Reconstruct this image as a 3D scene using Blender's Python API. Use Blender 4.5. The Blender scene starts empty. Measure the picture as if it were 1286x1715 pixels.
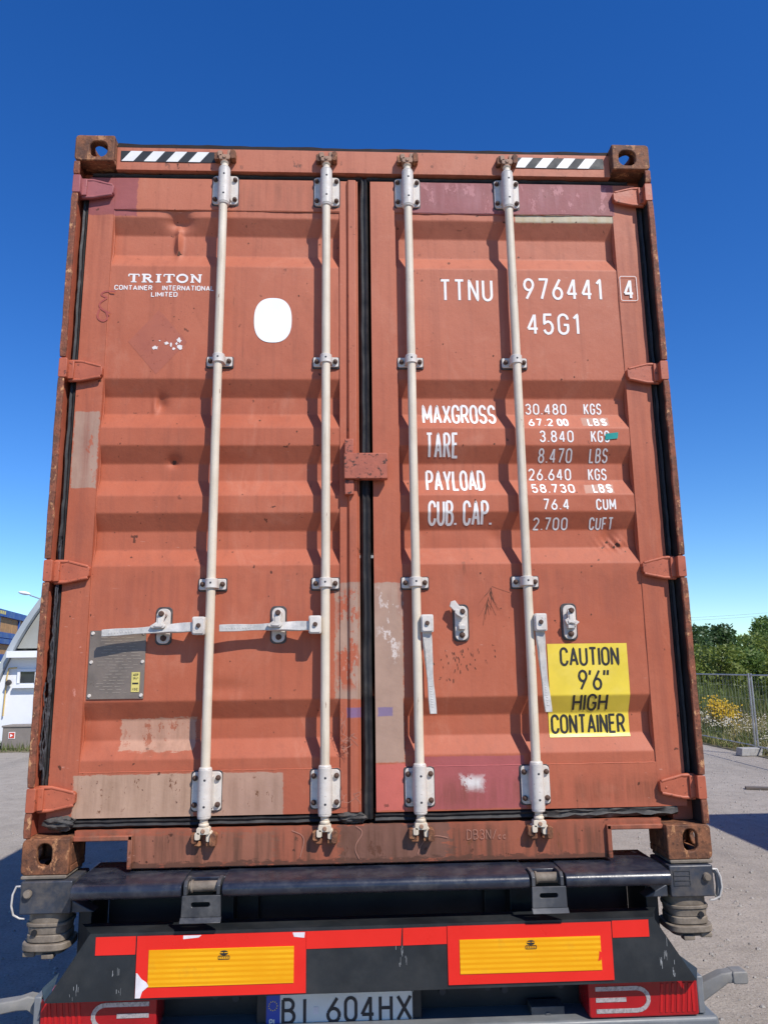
import bpy, math, random
from mathutils import Vector, Matrix, noise as mnoise
random.seed(7)
R = math.radians
S = bpy.context.scene
COL = S.collection
H0 = 1.00                        # height of the container's underside above the ground

# ------------------------------------------------------------------ camera
def rot(p, y, r):
    Rz = Matrix.Rotation(y, 3, 'Z'); Rx = Matrix.Rotation(p, 3, 'X'); Ry = Matrix.Rotation(r, 3, 'Y')
    return Rz @ Rx @ Ry
cd = bpy.data.cameras.new('camera'); cam = bpy.data.objects.new('camera', cd); COL.objects.link(cam)
cr = rot(.1994, -.0463, .0129)
cm = Matrix((cr.col[0], cr.col[2], -cr.col[1])).transposed().to_4x4()
cm.translation = Vector((-.0815, -2.901, .6895 + H0))
cam.matrix_world = cm
cd.sensor_fit = 'VERTICAL'; cd.sensor_height = 36; cd.lens = 36 * 1288 / 1715
cd.clip_start = .05; cd.clip_end = 3000
S.camera = cam

# ------------------------------------------------------------------ sky, sun, exposure
SUN = Vector((.54, -.76, 1.0)).normalized()
w = bpy.data.worlds.new('World'); S.world = w; w.use_nodes = True
nt = w.node_tree
sky = nt.nodes.new('ShaderNodeTexSky'); sky.sky_type = 'NISHITA'; sky.sun_disc = False
sky.sun_elevation = math.asin(SUN.z); sky.sun_rotation = math.atan2(SUN.x, SUN.y)
sky.altitude = 100; sky.air_density = 1.0; sky.dust_density = 0.0; sky.ozone_density = 3.0
hs = nt.nodes.new('ShaderNodeHueSaturation'); hs.inputs['Saturation'].default_value = 1.33; hs.inputs['Value'].default_value = 1.62; hs.inputs['Hue'].default_value = .513
tint = nt.nodes.new('ShaderNodeMix'); tint.data_type = 'RGBA'; tint.blend_type = 'MULTIPLY'; tint.inputs[0].default_value = 1; tint.inputs[7].default_value = (.72, .90, 1.0, 1)   # clear air: less red than the model's
nt.links.new(sky.outputs[0], hs.inputs['Color']); nt.links.new(hs.outputs[0], tint.inputs[6]); nt.links.new(tint.outputs[2], nt.nodes['Background'].inputs[0])
nt.nodes['Background'].inputs[1].default_value = .10
sl = bpy.data.lights.new('sun', 'SUN'); sl.energy = 5.0; sl.angle = R(.53); sl.color = (1, .95, .87)
so = bpy.data.objects.new('sun', sl); COL.objects.link(so)
so.rotation_euler = SUN.to_track_quat('Z', 'Y').to_euler()
S.view_settings.view_transform = 'Standard'; S.view_settings.look = 'None'
S.view_settings.exposure = 0.0; S.view_settings.gamma = 1

# ------------------------------------------------------------------ materials
class NB:
    def __init__(s, name):
        s.m = bpy.data.materials.new(name); s.m.use_nodes = True
        s.t = s.m.node_tree; s.b = s.t.nodes['Principled BSDF']
        s.co = s.t.nodes.new('ShaderNodeTexCoord').outputs['Object']; s.xyz = None
    def link(s, a, b): s.t.links.new(a, b)
    def put(s, inp, v):
        if hasattr(v, 'is_output') or isinstance(v, bpy.types.NodeSocket): s.link(v, inp)
        else: inp.default_value = v
    def math(s, op, a, b=0.0, c=0.0, clamp=False):
        n = s.t.nodes.new('ShaderNodeMath'); n.operation = op; n.use_clamp = clamp
        for i, v in enumerate((a, b, c)): s.put(n.inputs[i], v)
        return n.outputs[0]
    def sep(s):
        if s.xyz is None:
            n = s.t.nodes.new('ShaderNodeSeparateXYZ'); s.link(s.co, n.inputs[0]); s.xyz = n.outputs
        return s.xyz
    def scale(s, v):
        n = s.t.nodes.new('ShaderNodeMapping'); n.inputs['Scale'].default_value = v; s.link(s.co, n.inputs[0]); return n.outputs[0]
    def noise(s, sc, det=4, rough=.55, vec=None, dist=0.0):
        n = s.t.nodes.new('ShaderNodeTexNoise'); n.inputs['Scale'].default_value = sc; n.inputs['Detail'].default_value = det
        n.inputs['Roughness'].default_value = rough; n.inputs['Distortion'].default_value = dist
        s.link(vec or s.co, n.inputs['Vector']); return n.outputs[0]
    def ramp(s, v, a, b):
        n = s.t.nodes.new('ShaderNodeMapRange'); n.clamp = True
        s.put(n.inputs[0], v); n.inputs[1].default_value = a; n.inputs[2].default_value = b
        return n.outputs[0]
    def mix(s, f, a, b):
        n = s.t.nodes.new('ShaderNodeMix'); n.data_type = 'RGBA'
        s.put(n.inputs[0], f)
        for i, v in ((6, a), (7, b)):
            s.put(n.inputs[i], (*v, 1) if isinstance(v, tuple) and len(v) == 3 else v)
        return n.outputs[2]
    def rect(s, x0, x1, z0, z1, amp=.01, nz=None, soft=.004):
        X = s.sep()
        a = s.math('SUBTRACT', (x1 - x0) / 2, s.math('ABSOLUTE', s.math('SUBTRACT', X[0], (x0 + x1) / 2)))
        b = s.math('SUBTRACT', (z1 - z0) / 2, s.math('ABSOLUTE', s.math('SUBTRACT', X[2], (z0 + z1) / 2)))
        d = s.math('MINIMUM', a, b)
        if nz is not None: d = s.math('ADD', d, s.math('MULTIPLY', s.math('SUBTRACT', nz, .5), amp * 2))
        return s.ramp(d, 0, soft)
    def bump(s, h, strength, dist=.002):
        n = s.t.nodes.new('ShaderNodeBump'); n.inputs['Strength'].default_value = strength; n.inputs['Distance'].default_value = dist
        s.link(h, n.inputs['Height']); s.link(n.outputs[0], s.b.inputs['Normal'])
    def done(s, col, rough=.6, metal=0.0, spec=None):
        s.put(s.b.inputs['Base Color'], (*col, 1) if isinstance(col, tuple) and len(col) == 3 else col)
        s.put(s.b.inputs['Roughness'], rough); s.b.inputs['Metallic'].default_value = metal
        if spec is not None: s.b.inputs['Specular IOR Level'].default_value = spec
        return s.m

def worn(name, base, rough=.6, var=.18, rust=0.0, rust_col=(.09, .035, .015), nsc=6, bump=.25, bsc=60, dust=0.0, dust_col=(.33, .27, .2), metal=0.0, chip=0.0, chip_col=(.55, .3, .16)):
    n = NB(name)
    k = n.ramp(n.noise(nsc, 6, .6), .3, .7)
    col = n.mix(k, tuple(c * (1 - var) for c in base), tuple(min(1, c * (1 + var)) for c in base))
    if dust: col = n.mix(n.math('MULTIPLY', n.ramp(n.noise(nsc * 1.7, 8, .65), .45, .7), dust), col, dust_col)
    if rust:
        rn = n.noise(nsc * 5, 10, .68)
        col = n.mix(n.ramp(rn, .72 - .4 * rust, .78 - .4 * rust), col, n.mix(n.ramp(n.noise(90, 4), .35, .7), tuple(c * .5 for c in rust_col), rust_col))
    if chip:
        cn = n.noise(nsc * 3.1, 8, .7, n.scale((1, 1, .45)))
        col = n.mix(n.ramp(cn, .74 - .3 * chip, .76 - .3 * chip), col, chip_col)
    n.bump(n.noise(bsc, 6, .65), bump)
    return n.done(col, n.math('ADD', rough - .1, n.math('MULTIPLY', k, .2)), metal)

ORANGE = (.425, .106, .050)
def make_paint(name, patches=(), peel=(), strong=1.0, stains=()):
    """faded oxide red container paint; the patches are touch-up paint of other colours"""
    n = NB(name)
    big = n.noise(1.6, 5, .55); mid = n.noise(9, 6, .6); fine = n.noise(70, 5, .65)
    col = n.mix(n.ramp(big, .3, .7), tuple(c * .92 for c in ORANGE), (.462, .128, .065))
    col = n.mix(n.math('MULTIPLY', n.ramp(mid, .45, .75), .28), col, (.50, .161, .090))
    X = n.sep()
    col = n.mix(n.math('MULTIPLY', n.ramp(n.math('ADD', X[2], n.math('MULTIPLY', X[0], .15)), 1.6, 2.9), .42), col, (.55, .222, .139))     # chalky fading towards the top
    col = n.mix(n.math('MULTIPLY', n.ramp(X[2], .55, .05), .45), col, (.36, .095, .055))
    st = n.noise(1, 5, .6, n.scale((38, 38, 1.1)))
    col = n.mix(n.math('MULTIPLY', n.ramp(st, .52, .76), .42), col, (.28, .080, .046))
    sm = n.noise(1, 7, .7, n.scale((5, 5, 2.2)), .8)
    col = n.mix(n.math('MULTIPLY', n.ramp(sm, .55, .74), .38), col, (.25, .075, .042))
    col = n.mix(n.math('MULTIPLY', n.ramp(sm, .44, .30), .34), col, (.55, .230, .144))
    gr = n.noise(160, 3, .7)
    col = n.mix(n.math('MULTIPLY', n.ramp(gr, .56, .70), .22), col, (.20, .065, .04))
    edge = n.noise(1, 7, .7, n.scale((22, 22, 55)))
    for (x0, x1, z0, z1, c, amp, op) in patches:
        f = n.rect(x0, x1, z0, z1, amp, edge)
        cc = n.mix(n.ramp(mid, .3, .72), tuple(v * .86 for v in c), tuple(min(1, v * 1.1) for v in c))
        col = n.mix(n.math('MULTIPLY', f, op), col, cc)
    pn = n.noise(17, 9, .72, n.scale((1, 1, .55)))
    for (x0, x1, z0, z1, c, th) in peel:
        f = n.math('MULTIPLY', n.rect(x0, x1, z0, z1, .02, edge, .03), n.ramp(pn, th, th + .015))
        col = n.mix(f, col, c)
    rn = n.noise(1, 6, .65, n.scale((30, 30, 2.2)))
    for (x0, x1, z0, z1, c, op) in stains:
        f = n.math('MULTIPLY', n.rect(x0, x1, z0, z1, .03, edge, .05), n.ramp(rn, .42, .68))
        col = n.mix(n.math('MULTIPLY', f, op), col, c)
    # rust specks, stains and runs
    sp = n.noise(33, 3, .5); lo = n.noise(3.3, 3, .5)
    f = n.math('MULTIPLY', n.ramp(sp, .685, .715), n.ramp(lo, .45, .55))
    col = n.mix(n.math('MULTIPLY', f, .9 * strong), col, (.075, .026, .014))
    run = n.noise(1, 4, .6, n.scale((55, 55, 5)))
    f = n.math('MULTIPLY', n.ramp(run, .66, .76), n.ramp(n.noise(2.1, 3), .52, .62))
    col = n.mix(n.math('MULTIPLY', f, .75 * strong), col, (.12, .045, .022))
    sc = n.noise(1, 3, .5, n.scale((22, 22, 120)))
    col = n.mix(n.math('MULTIPLY', n.math('MULTIPLY', n.ramp(sc, .72, .75), n.ramp(lo, .5, .6)), .5), col, (.6, .33, .25))
    h = n.math('ADD', n.math('MULTIPLY', mid, 1.0), n.math('MULTIPLY', fine, .25))
    n.bump(h, .5, .004)
    return n.done(col, n.math('ADD', .50, n.math('MULTIPLY', mid, .2)), 0, .35)

MAROON = (.27, .085, .090); GREY = (.40, .27, .20)
PATCH = [
 (.185, 1.072, 2.588, 2.75, MAROON, .008, .93), (.634, 1.064, 2.555, 2.592, (.50, .47, .33), .006, .85),
 (-1.23, -.965, 2.562, 2.75, (.30, .085, .085), .014, .9),
 (-1.164, -1.064, 1.386, 1.703, GREY, .012, .9),
 (-.931, -.653, .396, .516, (.50, .32, .225), .022, .72),
 (-1.08, -.646, .165, .322, (.45, .30, .21), .014, .9), (-.60, -.323, .165, .322, (.42, .275, .20), .010, .85),
 (-.139, -.030, .573, 1.013, GREY, .012, .9), (.008, .125, .343, 1.012, GREY, .012, .92),
 (.008, .130, .177, .343, (.56, .135, .105), .010, .9), (.15, .567, .176, .365, (.36, .09, .095), .006, .85),
 (-.094, -.038, .507, .546, (.17, .13, .28), .006, .75), (.022, .080, .510, .545, (.17, .13, .28), .006, .75),
 (.87, .986, 1.644, 1.690, (.47, .27, .20), .006, .8), (.864, .985, 1.362, 1.406, (.47, .27, .20), .006, .8),
]
PEEL = [(-1.07, -.33, .17, .33, (.16, .065, .03), .60), (.19, 1.07, 2.59, 2.745, (.42, .17, .17), .56), (-.93, -.65, .4, .52, (.36, .12, .065), .57), (-1.16, -1.06, 1.4, 1.7, (.44, .13, .07), .60), (-.145, -.03, .60, 1.00, ORANGE, .50), (.015, .12, .70, 1.0, (.62, .52, .46), .545), (-.11, -.04, .68, .98, (.62, .50, .42), .60),
        (.314, .422, .233, .304, (.75, .70, .66), .475), (-.89, -.74, 1.93, 2.02, (.78, .72, .68), .585), (-1.0, -.6, .18, .31, (.13, .05, .025), .63),
        (.2, 1.05, .175, .24, (.12, .04, .02), .64), (-1.16, -1.0, .3, 1.2, (.62, .25, .18), .66)]
M = {}
STAIN = [(-.60, -.05, 2.56, 2.75, (.16, .065, .04), .42), (-1.1, -.6, .16, .34, (.17, .085, .04), .42), (-.6, -.3, .16, .33, (.16, .08, .04), .35), (-.9, -.6, .34, .54, (.13, .06, .03), .35),
 (.15, 1.1, .16, .30, (.15, .05, .025), .6), (.62, 1.07, 2.54, 2.6, (.40, .22, .05), .9), (-1.17, -1.05, .2, 2.6, (.26, .075, .045), .6), (1.05, 1.17, .2, 2.6, (.27, .075, .045), .6), (-.13, -.03, .17, 1.3, (.20, .06, .035), .5),
 (-.95, .95, 1.0, 1.08, (.2, .06, .035), .4), (-1.05, 1.05, .86, 1.06, (.28, .075, .045), .5), (.2, 1.05, 2.59, 2.75, (.42, .19, .20), .5)]
M['paint'] = make_paint('door_paint', PATCH, PEEL, 1.0, STAIN)
M['frame'] = make_paint('frame_paint', [(-1.1, 1.1, .0, .14, (.30, .095, .052), .06, .65), (-1.0, -.35, .0, .12, (.27, .12, .075), .10, .6), (-.12, .28, 0, .15, (.15, .085, .062), .10, .75), (-.9, .86, .0, .022, (.09, .04, .025), .035, .8)],
                        [(.3, .86, .03, .10, (.33, .10, .03), .56), (-.3, .05, .02, .13, (.55, .42, .33), .66), (.05, .3, .02, .11, (.55, .42, .33), .68), (-.9, .9, 2.76, 2.9, (.2, .08, .05), .62), (-.9, .9, .0, .13, (.12, .045, .025), .60)], 1.3, [(-1.05, 1.05, -.05, .15, (.11, .048, .028), .9), (-1.05, 1.05, 2.74, 2.79, (.12, .05, .03), .7)])
M['hinge'] = worn('hinge_paint', (.43, .108, .053), .55, .16, .33, (.10, .035, .018), 11, .4)
M['lockbox'] = worn('lock_box_paint', (.40, .105, .058), .6, .18, .42, (.09, .032, .018), 13, .5, chip=.2, chip_col=(.50, .26, .14))
M['hinge_maroon'] = worn('maroon_hinge_paint', (.33, .10, .10), .55, .14, .2, (.12, .04, .02), 9, .3)
def m_rust(name, a, b, c, sc=14):
    n = NB(name)
    k = n.noise(sc, 9, .68); k2 = n.noise(sc * 3.3, 8, .7); k3 = n.noise(sc * 1.7, 10, .72, n.scale((1, 1, .6)))
    col = n.mix(n.ramp(k, .40, .60), a, b)
    col = n.mix(n.ramp(k3, .56, .60), col, c)
    col = n.mix(n.math('MULTIPLY', n.ramp(k2, .55, .62), .75), col, tuple(v * .55 for v in a))
    n.bump(n.math('ADD', k2, n.math('MULTIPLY', k3, 1.5)), .8, .004)
    return n.done(col, n.math('ADD', .55, n.math('MULTIPLY', k, .4)))
M['rust'] = m_rust('rusty_casting', (.10, .040, .020), (.26, .098, .042), (.42, .195, .085))
M['flange'] = m_rust('chipped_rusty_flange', (.13, .048, .025), (.29, .090, .045), (.55, .28, .13), 20)
M['rust_dark'] = worn('dark_rust', (.10, .042, .024), .85, .4, .3, (.05, .02, .012), 16, .8, 90)
M['post'] = worn('post_paint', (.40, .098, .05), .6, .15, .15, (.09, .03, .015), 5, .4)
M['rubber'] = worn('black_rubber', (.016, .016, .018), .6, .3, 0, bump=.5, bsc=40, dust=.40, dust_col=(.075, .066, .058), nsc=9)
M['rubber_strand'] = worn('frayed_rubber', (.05, .05, .055), .3, .4, 0, bump=.6, bsc=90, nsc=30, dust=.5, dust_col=(.17, .17, .18))
M['rubber_torn'] = worn('dusty_torn_rubber', (.045, .042, .040), .7, .3, 0, bump=.9, bsc=50, dust=.7, dust_col=(.15, .13, .11), nsc=14)
M['cream'] = worn('cream_paint', (.66, .57, .475), .5, .07, .13, (.20, .09, .05), 12, .2, 80, dust=.35, dust_col=(.44, .34, .25))
def m_rod():
    n = NB('weathered_cream_rod'); k = n.ramp(n.noise(7, 6, .6), .3, .7)
    col = n.mix(k, (.58, .49, .37), (.72, .63, .50))
    s1 = n.noise(1, 5, .6, n.scale((140, 140, 5))); s2 = n.noise(1, 6, .65, n.scale((60, 60, 14))); lo = n.noise(4, 3)
    col = n.mix(n.math('MULTIPLY', n.ramp(s1, .58, .70), .55), col, (.33, .25, .18))
    col = n.mix(n.math('MULTIPLY', n.ramp(s2, .66, .69), n.ramp(lo, .45, .58)), col, (.22, .10, .06))
    col = n.mix(n.math('MULTIPLY', n.math('MULTIPLY', n.ramp(s1, .70, .73), n.ramp(lo, .5, .6)), .8), col, (.08, .06, .05))
    n.bump(s2, .3)
    return n.done(col, .55)
M['cream'] = m_rod()
M['white_met'] = worn('white_painted_steel', (.64, .59, .53), .5, .12, .22, (.17, .09, .06), 18, .3, dust=.5, dust_col=(.42, .36, .3))
M['galv'] = worn('worn_galvanised', (.50, .475, .44), .5, .2, .2, (.15, .10, .07), 30, .4, metal=.1, dust=.6, dust_col=(.66, .62, .56))
M['bolt'] = worn('brown_bolt', (.085, .045, .03), .7, .3, .3, (.10, .04, .02), 60, .4, 200)
M['bolt_dark'] = worn('dark_bolt', (.035, .035, .045), .5, .2, 0, nsc=60)
M['backing'] = worn('dark_backing', (.05, .045, .045), .5, .3, 0, nsc=20, dust=.5, dust_col=(.16, .13, .11))
M['letter'] = worn('white_lettering', (.82, .78, .74), .55, .05, .03, (.50, .22, .15), 40, .1)
M['letter_faint'] = worn('chalk_lettering', (.40, .19, .135), .8, .1, .2, (.42, .16, .10), 60, .1)
M['white'] = worn('white_sticker', (.90, .90, .89), .45, .02, 0, nsc=10, bump=.03)
M['black_ink'] = worn('black_ink', (.022, .020, .020), .5, .25, .05, (.10, .09, .03), 40, .1)
M['yellow'] = worn('yellow_sign', (.80, .60, .055), .38, .10, .03, (.35, .22, .05), 7, .08, dust=.25, dust_col=(.84, .68, .22))
M['yellow_small'] = worn('yellow_label', (.66, .55, .16), .5, .08, 0)
M['teal'] = worn('teal_tape', (.01, .28, .24), .4, .1, 0)
M['redspray'] = worn('red_spray', (.36, .075, .055), .6, .1, .2, ORANGE, 30, .1)
M['ghost'] = worn('faded_placard', (.385, .106, .058), .6, .06, .30, ORANGE, 14, .1)
M['dataplate'] = worn('grey_data_plate', (.20, .16, .13), .5, .2, .2, (.13, .08, .05), 12, .3, metal=.25)
M['plate_ink'] = worn('plate_print', (.30, .25, .20), .5, .2, 0, nsc=60)
M['stripe_black'] = worn('stripe_black', (.016, .019, .022), .6, .3, 0, nsc=20)
M['stripe_white'] = worn('stripe_white', (.80, .78, .74), .45, .06, .16, (.50, .27, .10), 9, .1)
M['lip'] = worn('dark_roof_edge', (.016, .009, .008), .9, .4, 0, nsc=15, bump=.6)  # near-black colour for the strip above the door header
M['side'] = worn('side_wall_paint', (.42, .115, .07), .6, .12, .1, nsc=2, bump=.2)
M['chassis'] = worn('black_chassis', (.010, .011, .014), .5, .3, 0, nsc=5, bump=.15, dust=.25, dust_col=(.05, .048, .045))
M['chassis_dusty'] = worn('dusty_chassis', (.045, .048, .055), .45, .3, .06, (.18, .13, .09), 6, .2, dust=.75, dust_col=(.15, .145, .14))
M['twist'] = worn('dusty_twist_lock', (.155, .125, .095), .75, .25, .15, (.12, .06, .03), 12, .5, dust=.6, dust_col=(.36, .30, .235))
M['twist_box'] = worn('twist_lock_box', (.035, .042, .058), .42, .3, .10, (.20, .11, .06), 9, .3, dust=.6, dust_col=(.15, .125, .10))
M['bumper'] = worn('bumper_black', (.012, .015, .018), .5, .3, 0, nsc=5, bump=.2, dust=.40, dust_col=(.050, .051, .050), chip=.03, chip_col=(.3, .3, .3))
M['red_refl'] = worn('red_reflective_tape', (.74, .018, .010), .32, .05, 0, nsc=5, bump=.06, chip=.02, chip_col=(.75, .6, .6))
def m_yellow_refl():
    n = NB('yellow_reflective'); X = n.sep()
    b = n.math('MULTIPLY', n.ramp(n.math('ABSOLUTE', n.math('SUBTRACT', n.math('FRACT', n.math('MULTIPLY', X[2], 62)), .5)), .18, .30), n.ramp(n.noise(3.5, 3, .5), .40, .60))
    col = n.mix(n.math('MULTIPLY', b, .8), (.78, .32, .002), (.90, .46, .012))
    col = n.mix(n.math('MULTIPLY', n.ramp(n.noise(14, 8, .7), .55, .75), .35), col, (.42, .21, .03))
    n.bump(n.noise(220, 2), .1)
    return n.done(col, .4, 0, .25)
M['yellow_refl'] = m_yellow_refl()
M['peeled_paper'] = worn('peeled_paper', (.74, .68, .64), .7, .1, .15, (.5, .25, .18), 50, .2)
M['peeled'] = worn('peeled_white', (.72, .68, .70), .5, .12, .2, (.74, .02, .015), 40, .2)
M['plate_white'] = worn('licence_white', (.70, .71, .69), .35, .05, 0, bump=.04, dust=.3, dust_col=(.55, .54, .5))
M['plate_blue'] = worn('licence_blue', (.015, .06, .40), .35, .1, 0)
M['plate_char'] = worn('licence_character', (.012, .014, .022), .4, .2, 0)
M['lens'] = worn('red_lens', (.34, .006, .010), .14, .25, 0, nsc=7, bump=.05)
M['lens_bright'] = worn('bright_red_lens', (.46, .009, .011), .15, .12, 0, nsc=12, bump=.05)
M['light_guide'] = worn('silver_light_guide', (.42, .38, .38), .3, .3, 0, nsc=90, bump=.6, bsc=150, metal=.3)
M['grey_rubber'] = worn('grey_rubber', (.20, .195, .185), .7, .15, 0, nsc=10, dust=.5, dust_col=(.30, .27, .23))
M['steel_grey'] = worn('grey_steel', (.15, .16, .17), .45, .2, 0, nsc=6, dust=.4, dust_col=(.26, .25, .24))
M['tyre'] = worn('tyre', (.022, .022, .022), .8, .2, 0, nsc=10, dust=.5, dust_col=(.12, .11, .1))
M['fence'] = worn('galvanised_fence', (.36, .37, .38), .4, .15, 0, nsc=9, metal=.5)
M['concrete'] = worn('concrete', (.36, .35, .33), .85, .15, 0, nsc=8, bump=.5)
M['white_wall'] = worn('white_plaster', (.80, .81, .82), .8, .05, 0, nsc=1.5, bump=.2, dust=.15, dust_col=(.6, .6, .6))
M['grey_gable'] = worn('grey_gable', (.30, .30, .27), .8, .15, 0, nsc=1.2, bump=.2)
M['arch'] = worn('pale_metal_arch', (.37, .40, .41), .5, .08, 0, nsc=2)
M['window_dark'] = worn('window_glass', (.03, .035, .04), .08, .2, 0, nsc=2, bump=.02)
M['blue'] = worn('blue_steel', (.012, .07, .32), .45, .12, 0, nsc=3)
M['osb'] = worn('osb_board', (.56, .31, .12), .8, .2, .2, (.30, .15, .055), 5, .2)
M['yellow_pipe'] = worn('yellow_pipe', (.62, .42, .12), .5, .1, 0)
M['brown_box'] = worn('grey_brown_cabinet', (.22, .19, .165), .7, .12, 0, nsc=4)
M['red_sign'] = worn('red_sign', (.55, .06, .03), .5, .1, 0)
M['plank'] = worn('old_plank', (.12, .10, .085), .8, .2, 0)
M['dark_body'] = worn('dark_green_body', (.03, .07, .06), .5, .1, 0)
M['bark'] = worn('bark', (.09, .065, .045), .9, .3, 0, nsc=9, bump=.8)

def m_leaf(name, c, tr=.35, var=.45):
    n = NB(name)
    k = n.ramp(n.noise(.9, 4, .6), .3, .7); k2 = n.ramp(n.noise(14, 2), .3, .7)
    col = n.mix(k, tuple(v * (1 - var) for v in c), tuple(v * (1 + var * .7) for v in c))
    col = n.mix(n.math('MULTIPLY', k2, .35), col, (c[0] * 1.7, c[1] * 1.35, c[2] * .9))
    n.done(col, .55)
    tn = n.t.nodes.new('ShaderNodeBsdfTranslucent'); n.link(col, tn.inputs[0])
    mx = n.t.nodes.new('ShaderNodeMixShader'); mx.inputs[0].default_value = tr
    out = n.t.nodes['Material Output']
    n.link(n.b.outputs[0], mx.inputs[1]); n.link(tn.outputs[0], mx.inputs[2]); n.link(mx.outputs[0], out.inputs[0])
    return n.m
M['leaf_a'] = m_leaf('leaf_mid', (.115, .190, .036)); M['leaf_b'] = m_leaf('leaf_dark', (.055, .105, .030)); M['leaf_c'] = m_leaf('leaf_yellowish', (.17, .225, .042))
M['grass'] = m_leaf('dry_grass', (.30, .275, .125)); M['grass_green'] = m_leaf('green_grass', (.14, .185, .055)); M['goldenrod'] = m_leaf('goldenrod_bloom', (.60, .42, .02)); M['flower'] = m_leaf('white_bloom', (.55, .54, .47), .2, .2)

def m_ground():
    n = NB('dusty_gravel_ground')
    a = n.noise(.35, 6, .6); b = n.noise(5, 8, .65); c = n.noise(55, 6, .75)
    col = n.mix(n.ramp(a, .3, .7), (.335, .295, .250), (.42, .375, .325))
    col = n.mix(n.math('MULTIPLY', n.ramp(b, .4, .7), .45), col, (.21, .185, .155))
    col = n.mix(n.math('MULTIPLY', n.ramp(c, .55, .66), .6), col, (.56, .52, .46))
    col = n.mix(n.math('MULTIPLY', n.ramp(c, .46, .36), .7), col, (.13, .12, .108))
    tr = n.noise(1, 5, .55, n.scale((1.6, .12, 1)))
    col = n.mix(n.math('MULTIPLY', n.ramp(tr, .55, .68), .30), col, (.18, .168, .154))
    col = n.mix(n.math('MULTIPLY', n.ramp(n.noise(1.3, 7, .7, None, 1.5), .55, .72), .42), col, (.20, .18, .155))
    n.bump(n.math('ADD', n.math('MULTIPLY', b, 1.2), n.math('MULTIPLY', c, .5)), .8, .02)
    return n.done(col, .9, 0, .2)
M['ground'] = m_ground()
M['soil'] = worn('verge_soil', (.15, .13, .075), .9, .3, 0, nsc=3, bump=.6)
M['stone'] = worn('gravel_stone', (.30, .28, .258), .85, .3, 0, nsc=40)

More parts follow.
